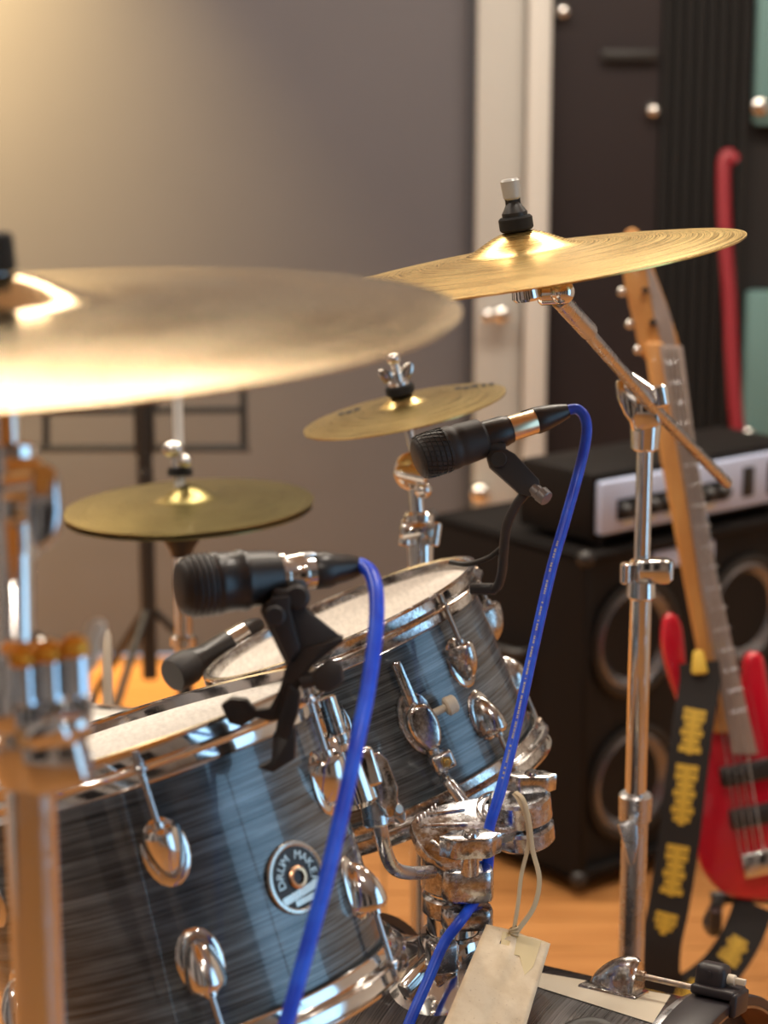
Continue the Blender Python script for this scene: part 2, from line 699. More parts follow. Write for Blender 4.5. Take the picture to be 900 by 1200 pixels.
for z0, z1 in ((WZ0, WZ0 + 0.06), (WZ1 - 0.06, WZ1)):
    slab('window_rail', XR + 0.02, XR + 0.08, WY0, WY1, z0, z1, 'trim', wn)
for y0, y1 in ((WY0 + 0.06, ym - 0.03), (ym + 0.03, WY1 - 0.06)):
    slab('pane', XR + 0.048, XR + 0.052, y0, y1, WZ0 + 0.06, WZ1 - 0.06, 'glass', wn)
for x, y, e in ADDED_LAMPS:  # fittings for the added downlights
    where = ('%s, %s' % ('at left' if x < -1 else 'near the right wall' if x > 1 else 'near the middle', 'behind the camera' if y < 0 else 'over the camera' if y < 1 else 'over the drums' if y < 2.5 else 'towards the back wall'))
    t = thing('added_ceiling_light', 'added round recessed warm ceiling lamp ' + where, 'ceiling light', (x, y, ZT - 0.02), 'added ceiling lamps')
    MB().lathe([(0.075, 0.02), (0.095, 0.02), (0.095, 0.012), (0.078, 0.008)], WM[t.name], 32, loop=True).build('bezel', 'trim', t)
    MB().lathe([(0, 0.018), (0.078, 0.018), (0.078, 0.013), (0, 0.013)], WM[t.name], 32).build('diffuser', 'lampglass', t)


for (x, y), lb in zip(ADDED_PANELS, ('left', 'middle', 'right')):  # fittings for the added ceiling panels
    t = thing('added_ceiling_panel', 'added rectangular warm white ceiling panel, %s one of the three before the back wall' % lb, 'ceiling light', (x, y, ZT - 0.04), 'added ceiling panels')
    for x0, x1, y0, y1 in ((-0.60, 0.60, -0.30, -0.27), (-0.60, 0.60, 0.27, 0.30), (-0.60, -0.57, -0.27, 0.27), (0.57, 0.60, -0.27, 0.27)):
        slab('frame_bar', x + x0, x + x1, y + y0, y + y1, ZT - 0.05, ZT, 'trim', t)
    slab('diffuser', x - 0.57, x + 0.57, y - 0.27, y + 0.27, ZT - 0.03, ZT - 0.015, 'lampglass', t)


def wx(px, y=YB):  # x on the back wall for a column of the picture
    return (px - 450) / F * y * math.cos(R(PITCH)) * 1.0 + 0.0 * y


WD = (YB) / math.cos(R(PITCH))


def bx(px, y=YB):
    return (px - 450) / F * (y * math.cos(R(PITCH)) + 0.05)


d2 = thing('added_door', None, None, (XL, 0.2, 0), kind='structure')  # unseen dark door, added for contrast in the chrome reflections
slab('leaf', XL, XL + 0.04, -0.25, 0.65, 0, 2.1, 'door', d2)
slab('frame', XL, XL + 0.05, -0.33, -0.25, 0, 2.18, 'white', d2)
slab('frame', XL, XL + 0.05, 0.65, 0.73, 0, 2.18, 'white', d2)
slab('head', XL, XL + 0.05, -0.25, 0.65, 2.1, 2.18, 'white', d2)
for x0, lb in ((-1.9, 'left'), (-0.55, 'middle'), (0.8, 'right')):  # unseen dark panels, added so the chrome reflects something dark
    ap = thing('acoustic_panel', 'added black panel for reflections on the wall behind the camera, %s of three' % lb, 'acoustic panel', (x0 + 0.45, YF + 0.03, 0.3))
    slab('pad', x0, x0 + 0.9, YF + 0.01, YF + 0.06, 0.3, 2.3, 'foam', ap, 0.01)
for y0, lb in ((1.5, 'nearer'), (3.2, 'farther')):  # two more dark panels added at the side for chrome contrast
    ap = thing('acoustic_panel', 'added black panel for reflections on the left wall, the %s of two' % lb, 'acoustic panel', (XL + 0.03, y0 + 0.4, 0.3))
    slab('pad', XL + 0.01, XL + 0.06, y0, y0 + 0.8, 0.3, 2.3, 'foam', ap, 0.01)

# door frame post, dark seam, door leaf
slab('trim_1', bx(547), bx(557), YB - 0.03, YB, 0, ZT, 'seam')
tf = thing('trim_2', None, None, (bx(598), YB, 0), kind='structure')
slab('post', bx(557), bx(612), YB - 0.07, YB, 0, ZT, 'trim', tf, 0.006)
slab('architrave', bx(614), bx(641), YB - 0.11, YB, 0, ZT, 'white', tf, 0.008)
dr = thing('door_1', None, None, (bx(706), YB, 0), kind='structure')
slab('leaf', bx(641), bx(768), YB - 0.05, YB, 0, ZT, 'door', dr)
slab('glint_bar', bx(700), bx(764), YB - 0.075, YB - 0.05, 1.45, 1.475, 'blackmetal', dr, 0.004)  # slim bar standing in for a faint reflected line on the door
for (px, py) in ((761, 128), (655, 14)):  # chrome balls standing in for reflected highlights on the door
    p = P(px, py, 5.05)
    MB().ball(0.017, Mx.Translation(V((p.x, YB - 0.07, p.z)))).build('glint_ball', 'chrome', dr)
for (px, py, r) in ((573, 372, 0.016), (589, 371, 0.022), (566, 592, 0.026), (611, 512, 0.017)):
    p = P(px, py, 5.0)
    mb = MB()
    mb.cyl((p.x, YB - 0.06, p.z), (p.x, YB - 0.10, p.z), r * 0.5)
    mb.ball((r, r * 0.7, r), Mx.Translation(V((p.x, YB - 0.115, p.z))))
    mb.build('knob', 'chrome', tf)
# ribbed black sound absorber right of the door
ab = thing('acoustic_panel', 'tall black ribbed sound absorber panel right of the dark door', 'acoustic panel', (bx(820), YB - 0.04, 0))
slab('back_board', bx(769), bx(950), YB - 0.02, YB, 0.02, ZT - 0.02, 'foam', ab)
x = bx(772)
while x < bx(868):
    slab('rib', x, x + 0.014, YB - 0.06, YB - 0.02, 0.02, ZT - 0.02, 'felt', ab, 0.003)
    x += 0.026
for z0, z1, lb in ((P(890, 145, 5.1).z, P(890, -80, 5.1).z, 'upper teal fabric wall panel at the top right corner'),
                   (P(890, 545, 5.1).z, P(890, 340, 5.1).z, 'lower teal fabric wall panel beside the hanging red cable')):
    tp = thing('wall_panel', lb, 'wall panel', (bx(920), YB - 0.02, z0), 'teal wall panels')
    slab('pad', bx(877), bx(990), YB - 0.07, YB - 0.02, z0, z1, 'teal', tp, 0.012)
    MB().ball((0.022, 0.012, 0.022), Mx.Translation(V((bx(883), YB - 0.078, z0 + 0.045 if z0 > 1 else z0 + 0.06)))).build('fixing', 'chrome', tp)
# hanging red cable
rc = [(862, 190), (853, 182), (848, 200), (850, 280), (855, 350), (858, 420), (863, 490), (872, 545), (880, 620)]
MB().tube(smooth_path([P(a, b, 4.7) for a, b in rc], 6), 0.016, 12).solo('red_cable', 'red_cable', 'thick red cable hanging down against the black ribbed panel', 'cable')


# ------------------------------------------------------------------ drums
def drum_frame(px, py, d, ax, ay, e):
    """head centre pixel, axis direction in the picture (up-left positive y up) and the angle the head is seen from above"""
    c = P(px, py, d)
    r = (c - CAM).normalized()
    a2 = RIGHT * ax + UP * ay
    a2 = (a2 - r * a2.dot(r)).normalized()
    a = a2 * math.cos(R(e)) - r * math.sin(R(e))
    return frame(c, a, -r)


def lug_meshes():
    m = MB()
    # half-egg casting: flat face at +z takes the rod, the dome tapers down to the shell; +x is outwards
    prof = []
    vs, fs = [], []
    nz, na = 12, 14
    for i in range(nz + 1):
        z = -0.027 + 0.044 * i / nz
        s_ = (z + 0.027) / 0.044
        k = math.sin(min(1.0, s_ * 1.15) * PI / 2) ** 0.5 if s_ > 0 else 0.0
        if i == nz:
            k *= 0.90
        wy, wxr = 0.0168 * k, 0.0260 * k
        for j in range(na + 1):
            a = -PI / 2 + PI * j / na
            vs.append((wxr * math.cos(a) - 0.001, wy * math.sin(a), z))
    for i in range(nz):
        for j in range(na):
            q = i * (na + 1) + j
            fs.append((q, q + 1, q + na + 2, q + na + 1))
    fs.append(tuple(nz * (na + 1) + j for j in range(na + 1)))
    m.add(vs, fs)
    # base flange
    m.ball((0.004, 0.0190, 0.029), Mx.Translation(V((0, 0, -0.004))), 20, 10)
    m.cyl((0.012, 0, 0.014), (0.012, 0, 0.022), 0.0052, seg=14)
    return m


LUG = lug_meshes()
LUG_WORN = LUG.mesh('lug', 'worn')
LUG_CHROME = LUG.mesh('lug', 'chrome')


def hoop_prof(r):
    """triple-flanged steel hoop, z=0 at the bearing edge"""
    a = r + 0.0035
    o = [(a + 0.008, 0.0145), (a + 0.0075, 0.0160), (a + 0.006, 0.0165), (a + 0.0035, 0.0155), (a + 0.0025, 0.0135), (a + 0.0025, 0.0040),
         (a + 0.006, 0.0030), (a + 0.0105, 0.0022), (a + 0.0120, 0.0008), (a + 0.0105, -0.0010), (a + 0.006, -0.0016), (a + 0.0030, -0.0035), (a + 0.0022, -0.0115), (a + 0.0030, -0.0135)]
    i = [(a + 0.0012, -0.0140), (a, -0.0120), (a, 0.0135), (a + 0.001, 0.017), (a + 0.005, 0.0183), (a + 0.0085, 0.0175), (a + 0.0095, 0.0150)]
    return o + i


def make_drum(T, r, depth, lug_ang, nl, hoopm, rodm, lugmesh, wrap, headm, name, label, logo=None, rod_top=0.030, lz=0.060):
    t = thing(name, label, 'drum', T)
    loc = lambda mb, nm, m, ang=38: mb.build(nm, m, t, world=False, ang=ang)
    loc(MB().lathe([(r - 0.006, 0.004), (r, 0.002), (r, -depth + 0.003), (r - 0.006, -depth + 0.003)], None, 96, loop=True), 'shell', wrap)
    loc(MB().lathe([(0, 0.0085), (r * 0.6, 0.0085), (r - 0.010, 0.0083), (r - 0.003, 0.0072), (r + 0.0022, 0.003), (r + 0.003, -0.011), (r + 0.0012, -0.011), (r - 0.004, 0.005), (r * 0.6, 0.0068), (0, 0.0068)], None, 96), 'batter_head', headm)
    loc(MB().lathe([(0, -depth - 0.001), (r - 0.004, -depth), (r + 0.002, -depth + 0.004), (r + 0.003, -depth + 0.011)], None, 72), 'resonant_head', headm)
    loc(MB().lathe(hoop_prof(r), None, 128, loop=True), 'batter_hoop', hoopm, 30)
    loc(MB().lathe([(q, -z - depth) for q, z in hoop_prof(r)], None, 128, loop=True), 'resonant_hoop', hoopm, 30)
    # tension rod meshes (local to the lug)
    L = lz - 0.014
    rb = MB().cyl((0.012, 0, 0.018), (0.012, 0, L + 0.002), 0.0027, seg=10)
    rb.cyl((0.012, 0, L + 0.012), (0.012, 0, L + 0.0165), 0.0062, seg=16, bev=0.001)
    rb.cyl((0.012, 0, L + 0.0165), (0.012, 0, L + 0.019), 0.0045, seg=16)
    rb.box((0.0052, 0.0052, 0.011), Mx.Translation(V((0.012, 0, L + 0.024))), 0.0006)
    rb.cyl((0.012, 0, L), (0.012, 0, L + 0.012), 0.0029, seg=10)
    rod = rb.mesh('tension_rod', rodm)
    for k in range(nl):
        a = R(lug_ang) + 2 * PI * k / nl
        for flip in (0, 1):
            Tz = Mx.Rotation(a, 4, 'Z') @ Mx.Translation(V((r, 0, -lz if not flip else -depth + lz)))
            if flip:
                Tz = Tz @ Mx.Diagonal((1, -1, -1, 1))
                Tz = Mx.Rotation(a, 4, 'Z') @ Mx.Translation(V((r, 0, -depth + lz))) @ Mx.Rotation(PI, 4, 'X')
            lg = place('lug', lugmesh, t, Tz)
            place('tension_rod', rod, lg, Mx.Identity(4))
            if nl > 6:
                break
    return t


T1 = drum_frame(150, 878, 1.85, -0.30, 0.954, 5.8)
T2 = drum_frame(404, 739, 2.40, -0.395, 0.918, 9.0)
tom1 = make_drum(T1, 0.1655, 0.232, 1.5, 6, 'chrome', 'dullchrome', LUG_CHROME, 'wrap', 'head', 'rack_tom',
                 'large blue-grey rack tom with a round metal badge, nearest to the camera', lz=0.066)
tom2 = make_drum(T2, 0.1535, 0.190, 41, 6, 'worn', 'rusty', LUG_WORN, 'wrap', 'head2', 'rack_tom',
                 'smaller blue-grey rack tom with pitted chrome hoop, under the thin clip-on microphone')

# round badge on tom one
ba = R(36)
B0 = Mx.Rotation(ba, 4, 'Z') @ Mx.Translation(V((0.1655, 0, -0.128))) @ Mx.Rotation(PI / 2, 4, 'Y') @ Mx.Rotation(PI / 2, 4, 'Z')
bm_ = MB().lathe([(0, 0.0), (0.0285, 0.0), (0.0300, 0.0012), (0.0290, 0.0030), (0.0268, 0.0034), (0.0250, 0.0022), (0, 0.0022)], None, 48)
bd = place('badge', bm_.mesh('badge', 'badge'), tom1, B0)
bd['label'] = 'round metal badge'
place('badge_face', MB().lathe([(0, 0.0024), (0.0252, 0.0024), (0.0252, 0.0028), (0, 0.0028)], None, 40).mesh('badge_face', 'badgeblack'), bd, Mx.Identity(4))
place('grommet', MB().lathe([(0.0060, 0.003), (0.0090, 0.003), (0.0095, 0.0045), (0.0080, 0.0056), (0.0060, 0.0052)], None, 32, loop=True).mesh('grommet', 'grommet'), bd, Mx.Identity(4))
lt = MB()
for i, ch in enumerate('DRUM MAKERS'):
    if ch == ' ':
        continue
    a = R(102 - (i - 3.5) * 23)
    vs, fs = text_mesh(ch, 0.0105)
    lt.add(vs, fs, Mx.Rotation(a - PI / 2, 4, 'Z') @ Mx.Translation(V((0, 0.0178, 0.0030))))
lt.box((0.046, 0.0065, 0.0012), Mx.Translation(V((0.001, -0.0125, 0.0032))) @ Mx.Rotation(R(4), 4, 'Z'))
lt.box((0.024, 0.0050, 0.0010), Mx.Translation(V((0.002, -0.0195, 0.0032))))
place('lettering', lt.mesh('lettering', 'badge'), bd, Mx.Identity(4))


# --- brackets on the toms
def wl(T, ang, rad, z):
    """world point on a drum by angle, radius and height below the head"""
    return T @ V((rad * math.cos(R(ang)), rad * math.sin(R(ang)), -z))


def dvec(T, v):
    return (T.to_3x3() @ V(v)).normalized()


# tom two bracket
def bracket_two():
    ang = 12
    n = dvec(T2, (math.cos(R(ang)), math.sin(R(ang)), 0))
    a = dvec(T2, (0, 0, 1))
    tg = a.cross(n)
    r0 = 0.1535
    c = wl(T2, ang, r0, 0.098)
    base = MB()
    o = [(0.0, 0.036), (0.015, 0.026), (0.020, 0.0), (0.014, -0.026), (0.0, -0.036), (-0.014, -0.026), (-0.020, 0.0), (-0.015, 0.026)]
    base.prism([c - n * 0.003 + tg * x + a * y for x, y in round_outline(o, 3)], n * 0.011, 0.002)
    o2 = [(0.0, 0.024), (0.013, 0.017), (0.0165, -0.004), (0.008, -0.026), (-0.008, -0.026), (-0.0165, -0.004), (-0.013, 0.017)]
    base.prism([c + n * 0.006 + tg * x + a * y for x, y in round_outline(o2, 3)], n * 0.024, 0.005, 3)
    b = base.build('tom_bracket', 'worn', tom2)
    # upper flat guide tube and the L-rod below
    p = c + n * 0.019
    MB().box((0.014, 0.011, 0.052), frame(p + a * 0.047 - n * 0.004, a, n), 0.003).build('guide', 'worn', b)
    MB().tube(smooth_path([p - a * 0.02, p - a * 0.06, P(527, 918, 2.215), P(543, 940, 2.205), P(552, 962, 2.20)], 6), 0.0062, 16).build('arm_rod', 'dullchrome', b)
    # thumb screw to the right
    q = c + n * 0.020 + tg * 0.014 + a * 0.006
    s = MB()
    for k in range(8):
        s.cyl(q + tg * (0.002 * k), q + tg * (0.002 * k + 0.0014), 0.0042, seg=14)
    s.cyl(q, q + tg * 0.018, 0.0034, seg=14)
    s.cyl(q + tg * 0.016, q + tg * 0.029, 0.0105, 0.0098, 24, 0.002)
    s.build('thumb_screw', 'cream_metal', b)
    # memory lock block with a brass hex nut
    m_ = p - a * 0.043 + tg * 0.003
    k = MB().box((0.022, 0.024, 0.020), frame(m_ + n * 0.004, a, n), 0.004, 3).build('memory_lock', 'dullchrome', b)
    k2 = MB().cyl(m_ + n * 0.012 + tg * 0.001, m_ + n * 0.0185 + tg * 0.001, 0.0062, seg=6)
    k2.cyl(m_ + n * 0.016 + tg * 0.001, m_ + n * 0.021 + tg * 0.001, 0.0036, seg=12, bev=0.0008)
    k2.build('hex_nut', 'brassnut', b)


bracket_two()
lab2 = [o for o in tom2.children if o.name.startswith('shell')][0]


def bracket_one():
    ang = 93
    n = dvec(T1, (math.cos(R(ang)), math.sin(R(ang)), 0))
    a = dvec(T1, (0, 0, 1))
    tg = a.cross(n)          # away from the camera here
    c = wl(T1, ang, 0.1655, 0.075)
    b = MB()
    o = [(0.0, 0.034), (0.017, 0.024), (0.021, 0.0), (0.016, -0.026), (0.0, -0.036), (-0.016, -0.026), (-0.021, 0.0), (-0.017, 0.024)]
    b.prism([c - n * 0.004 + tg * x + a * y for x, y in round_outline(o, 3)], n * 0.014, 0.003)
    b.cyl(c + n * 0.014 + a * 0.020, c + n * 0.014 - a * 0.038, 0.0175, 0.0190, 32, 0.005)
    b.box((0.020, 0.030, 0.036), frame(c + n * 0.028 - a * 0.006, a, n), 0.004, 3)
    bo = b.build('tom_bracket', 'chrome', tom1)
    # guide rod standing above the bracket
    g = MB().cyl(c + n * 0.014 + a * 0.018, c + n * 0.014 + a * 0.064, 0.0085, seg=20, bev=0.001)
    g.cyl(c + n * 0.014 + a * 0.022, c + n * 0.014 + a * 0.030, 0.0105, seg=20, bev=0.001)
    g.build('guide', 'worn', bo)
    # diamond wing screw
    wq = [(-12, -40), (-2, -40), (8, -30), (20, 2), (19, 22), (14, 38), (4, 38), (-6, 20), (-16, 4), (-18, -20)]
    wg = MB().prism([P(447 + x * 0.98, 921 + y * 0.98, 1.885) for x, y in wq], FWD * 0.009, 0.002)
    wg.cyl(P(425, 905, 1.89), P(445, 905, 1.89), 0.005, seg=16)
    wg.build('wing_screw', 'worn', bo)
    # memory clamp and the bent L-rod that runs into the holder
    cl = MB().prism([P(x, y, 1.90) for x, y in [(425, 952), (462, 934), (474, 950), (477, 962), (470, 968), (462, 962), (434, 972)]], FWD * 0.022, 0.003)
    cl.cyl(P(438, 938, 1.905), P(442, 968, 1.905), 0.0125, seg=24, bev=0.002)
    cl.build('memory_lock', 'dullchrome', bo)
    MB().cyl(P(462, 950, 1.897), P(468, 948, 1.89), 0.0055, seg=16, bev=0.0015).build('screw_tip', 'rusty', bo)
    path = [P(440, 940, 1.91), P(447, 975, 1.92), P(453, 1002, 1.95), P(463, 1018, 1.98), P(480, 1023, 2.03), P(505, 1022, 2.12)]
    MB().tube(smooth_path(path, 8), 0.0066, 18).build('arm_rod', 'dullchrome', bo)


bracket_one()

# ------------------------------------------------------------------ bass drum
AX = V((math.cos(R(29)), -math.sin(R(29)), 0))
RB = 0.278
HT = P(838, 1197, 2.06)                       # crest of the front hoop
BC = V((HT.x, HT.y, HT.z - RB - 0.014))       # centre of the front hoop's outer face
TB = frame(BC, AX, V((0, -1, 0)))             # z along the axis towards the front
bass = thing('bass_drum', 'dark-grained bass drum with black hoop lying under the toms', 'drum', TB)
MB().lathe([(RB - 0.007, -0.045), (RB, -0.045), (RB, -0.44), (RB - 0.007, -0.44)], TB, 128, loop=True).build('shell', 'wrap2', bass)
MB().lathe([(RB + 0.0155, 0.0), (RB + 0.017, -0.002), (RB + 0.017, -0.042), (RB + 0.0155, -0.044), (RB + 0.007, -0.044), (RB + 0.007, 0.0)], TB, 128, loop=True).build('front_hoop', 'rubber', bass)
MB().lathe([(RB + 0.0068, -0.0004), (RB + 0.0068, -0.043), (RB + 0.004, -0.043), (RB + 0.004, -0.0004)], TB, 128, loop=True).build('hoop_lining', 'plywood', bass)
MB().lathe([(0, -0.033), (RB - 0.02, -0.033), (RB + 0.002, -0.036), (RB + 0.005, -0.05), (RB + 0.0062, -0.052), (RB + 0.0062, -0.058), (RB + 0.001, -0.058), (RB - 0.02, -0.038), (0, -0.038)], TB, 96).build('front_head', 'black', bass)
MB().lathe([(RB + 0.0005, -0.0455), (RB + 0.009, -0.0455), (RB + 0.0105, -0.050), (RB + 0.009, -0.056), (RB + 0.0005, -0.057)], TB, 96, loop=True).build('head_ring', 'dullchrome', bass)
MB().lathe([(RB + 0.017, -0.435), (RB + 0.017, -0.475), (RB + 0.007, -0.475), (RB + 0.007, -0.435)], TB, 96, loop=True).build('rear_hoop', 'rubber', bass)
MB().lathe([(0, -0.450), (RB + 0.005, -0.447), (RB + 0.005, -0.440), (0, -0.446)], TB, 72).build('rear_head', 'head', bass)


def on_bass(px, py, off=0.0):
    """where the sight line of a pixel meets the bass drum shell (radius RB+off)"""
    r = ray(px, py)
    o = CAM - BC
    rp = r - AX * r.dot(AX)
    op = o - AX * o.dot(AX)
    a, b, c = rp.dot(rp), 2 * rp.dot(op), op.dot(op) - (RB + off) ** 2
    D = b * b - 4 * a * c
    t = (-b - math.sqrt(max(D, 0))) / (2 * a)
    return CAM + r * t


def bass_pt(phi, rad, z):
    """phi from the crest towards the camera"""
    zz = V((0, 0, 1))
    h = AX.cross(zz)                     # horizontal, square to the axis
    if h.y > 0:
        h = -h
    return BC + AX * z + (zz * math.cos(R(phi)) + h * math.sin(R(phi))) * rad


# lugs, rods and claws round the front hoop
lb = MB()
vs, fs = [], []
nz, na = 12, 14
for i in range(nz + 1):
    z = -0.036 + 0.054 * i / nz
    s_ = (z + 0.036) / 0.054
    kk = math.sin(min(1.0, s_ * 1.1) * PI / 2) ** 0.6 if s_ > 0 else 0
    if i == nz:
        kk *= 0.92
    for j in range(na + 1):
        a = -PI / 2 + PI * j / na
        vs.append((0.040 * kk * math.cos(a) - 0.002, 0.017 * kk * math.sin(a), z))
for i in range(nz):
    for j in range(na):
        q = i * (na + 1) + j
        fs.append((q, q + 1, q + na + 2, q + na + 1))
fs.append(tuple(nz * (na + 1) + j for j in range(na + 1)))
lb.add(vs, fs)
lb.box((0.006, 0.040, 0.064), Mx.Translation(V((0, 0, -0.008))), 0.003)
lug_b = lb.mesh('lug', 'worn')
rod_b = MB().cyl((0.020, 0, 0.015), (0.020, 0, 0.125), 0.0032, seg=12).cyl((0.020, 0, 0.014), (0.020, 0, 0.024), 0.0055, seg=12).mesh('tension_rod', 'rusty')
cl = MB()
cl.box((0.010, 0.040, 0.046), Mx.Translation(V((0.0235, 0, 0.102))), 0.003, 3)
cl.box((0.024, 0.040, 0.008), Mx.Translation(V((0.0145, 0, 0.124))), 0.003, 3)
cl.box((0.030, 0.026, 0.032), Mx.Translation(V((0.034, 0, 0.095))), 0.007, 3)
cl.cyl((0.040, 0.013, 0.095), (0.040, 0.0145, 0.095), 0.003, seg=12)
claw_b = cl.mesh('claw', 'rubber')
scr_b = MB().cyl((0.036, 0, 0.108), (0.036, 0, 0.119), 0.0055, seg=16, bev=0.001).box((0.006, 0.006, 0.012), Mx.Translation(V((0.036, 0, 0.123))), 0.0006).mesh('claw_screw', 'cream_metal')
z0 = -0.122
for k in range(8):
    ph = -12 + 45 * k
    n = (bass_pt(ph, 1, 0) - BC).normalized()
    Tl = frame(bass_pt(ph, RB, z0), AX, n)
    lg = place('lug', lug_b, bass, TB.inverted() @ Tl)
    place('tension_rod', rod_b, lg, Mx.Identity(4))
    cw = place('claw', claw_b, bass, TB.inverted() @ Tl)
    place('claw_screw', scr_b, cw, Mx.Identity(4))
# cream tape along the shell
st = MB()
N = 16
top = [(632 + (786 - 632) * k / N, 1139.5 + (1166 - 1139.5) * k / N) for k in range(N + 1)]
bot = [(600 + (765 - 600) * k / N, 1147 + (1199 - 1147) * k / N) for k in range(N + 1)]
vs, fs = [], []
for k in range(N + 1):
    for q in range(5):
        u = q / 4
        vs.append(on_bass(top[k][0] * (1 - u) + bot[k][0] * u, top[k][1] * (1 - u) + bot[k][1] * u, 0.0008))
for k in range(N):
    for q in range(4):
        fs.append((k * 5 + q, k * 5 + q + 1, (k + 1) * 5 + q + 1, (k + 1) * 5 + q))
st.add(vs, fs)
tape = st.build('tape_strip', 'strip', bass)
tape['label'] = 'cream tape strip'
vs, fs = text_mesh('N', 0.012)
pc = on_bass(697, 1158, 0.0016)
nn = (pc - BC)
nn = (nn - AX * nn.dot(AX)).normalized()
MB().add(vs, fs, frame(pc, nn, AX)).build('mark', 'badgeblack', tape)
# second badge low on the shell
pc = on_bass(690, 1216, 0.001)
nn = (pc - BC)
nn = (nn - AX * nn.dot(AX)).normalized()
MB().lathe([(0, 0), (0.030, 0), (0.031, 0.002), (0.027, 0.0035), (0.022, 0.002), (0.012, 0.002), (0.011, 0.005), (0, 0.005)], frame(pc, nn, AX), 40).build('badge', 'badgeblack', bass)
# spurs to the floor
for ph in (75, -75):
    p0 = bass_pt(ph, RB, -0.14)
    side = (p0 - BC)
    side = V((side.x, side.y, 0)).normalized()
    e_ = V((p0.x, p0.y, 0)) + side * 0.13 + AX * 0.16
    mb = MB().cyl(p0, e_, 0.007, seg=14).ball(0.013, Mx.Translation(e_ + V((0, 0, 0.012))), 12, 8)
    mb.box((0.05, 0.05, 0.04), frame(p0, p0 - BC, AX), 0.006)
    mb.build('spur', 'chrome', bass)

# ------------------------------------------------------------------ tom holder on the bass drum
HD = 2.17
HC = P(531, 1030, HD)
foot = on_bass(527, 1178)
hold = thing('tom_holder', 'chrome double tom holder post clamped on top of the bass drum', 'tom holder', foot)
axp = V((0, 0, 1))
pz0, pz1 = foot.z - 0.01, P(531, 985, HD).z
MB().cyl((HC.x, HC.y, pz0), (HC.x, HC.y, pz1), 0.0265, seg=40).build('post', 'chrome', hold)
fb = MB()
fb.lathe([(0.0275, 0.062), (0.033, 0.060), (0.036, 0.052), (0.036, 0.034), (0.050, 0.022), (0.066, 0.010), (0.074, 0.0), (0.074, -0.03), (0.0275, -0.03)],
         Mx.Translation(V((HC.x, HC.y, foot.z - 0.006))), 48, loop=True)
for k in range(4):
    a = R(45 + 90 * k)
    fb.box((0.05, 0.016, 0.030), Mx.Translation(V((HC.x, HC.y, foot.z + 0.018))) @ Mx.Rotation(a, 4, 'Z') @ Mx.Translation(V((0.048, 0, 0))) @ Mx.Rotation(R(28), 4, 'Y'), 0.005)
fb.build('base_flange', 'chrome', hold)
hx = MB().box((0.030, 0.024, 0.034), Mx.Translation(V((HC.x - 0.012, HC.y - 0.036, foot.z + 0.044))) @ Mx.Rotation(R(20), 4, 'Z'), 0.005, 3)
hx.build('clamp_bolt', 'cast', hold)
# lower collar with a split ear, upper barrel, and the cast plate
lo = MB()
zc = P(531, 1058, HD).z
lo.cyl((HC.x, HC.y, zc - 0.012), (HC.x, HC.y, zc + 0.010), 0.0315, seg=40, bev=0.003)
ear = round_outline([(0.020, -0.022), (0.036, -0.022), (0.043, -0.038), (0.038, -0.056), (0.0, -0.060), (-0.014, -0.046), (-0.010, -0.030)], 4)
ear0 = [V((HC.x + x_ * 0.9 + 0.0, HC.y + y_ * 0.85 + 0.0, zc - 0.013)) for x_, y_ in ear]
lo.prism(ear0, V((0, 0, 0.022)), 0.004)
lo.build('lower_collar', 'cast', hold)
up = MB()
zu = P(531, 1024, HD).z
up.cyl((HC.x, HC.y, zu - 0.014), (HC.x, HC.y, zu + 0.034), 0.0330, seg=40, bev=0.003)
ear1 = [V((p.x, p.y, zu - 0.012)) for p in ear0]
up.prism(ear1, V((0, 0, 0.034)), 0.004)
ub = up.build('upper_collar', 'cast', hold)
# sloping cast plate that carries both arms
pn = (V((0.10, -0.42, 0.90))).normalized()
pp = P(540, 968, 2.165)
ol = [(481, 965), (487, 952), (520, 941), (560, 934), (600, 928), (633, 926), (642, 940), (622, 962), (600, 975), (574, 980), (566, 1004), (545, 1018), (522, 1016), (501, 1003), (488, 985)]
pl = MB().prism([on_plane(x, y, pp, pn) for x, y in ol], -pn * 0.016, 0.003)
po = pl.build('cast_plate', 'cast', hold)
# raised relief on the plate
rl = MB()
for (a, b) in (((492, 968), (548, 966)), ((500, 955), (545, 948)), ((505, 985), (528, 1003))):
    q0, q1 = on_plane(*a, pp, pn), on_plane(*b, pp, pn)
    rl.box((0.004, (q1 - q0).length, 0.0030), frame((q0 + q1) / 2, pn, (q1 - q0).cross(pn)), 0.001)
cring = on_plane(586, 948, pp, pn)
rl.lathe([(0.016, 0), (0.019, 0.0), (0.019, 0.0022), (0.016, 0.0022)], frame(cring, pn), 40, loop=True)
rl.lathe([(0.023, 0), (0.025, 0.0), (0.025, 0.0016), (0.023, 0.0016)], frame(cring, pn), 40, loop=True)
for k in range(6):
    q = on_plane(489 + 4.2 * k, 961 - 3.2 * k, pp, pn)
    rl.box((0.0022, 0.007, 0.0022), frame(q, pn, RIGHT), 0.0005)
rl.build('embossing', 'cast', po)
# right-hand clamp: two stacked barrels with a slot
rn = (V((-0.12, -0.10, 1.0))).normalized()
rcx = P(611, 955, 2.20)
rb = MB()
rb.cyl(rcx - rn * 0.005, rcx + rn * 0.024, 0.0320, seg=40, bev=0.003)
rb.cyl(rcx - rn * 0.030, rcx - rn * 0.009, 0.0325, seg=40, bev=0.003)
rb.cyl(rcx - rn * 0.012, rcx, 0.022, seg=24)
rb.prism([rcx - rn * 0.030 + RIGHT * x + V((0, -1, 0)) * y for x, y in [(-0.036, 0.0), (-0.036, 0.024), (-0.010, 0.031), (0, 0.0)]], rn * 0.02, 0.002)
rb.build('arm_clamp', 'cast', hold)


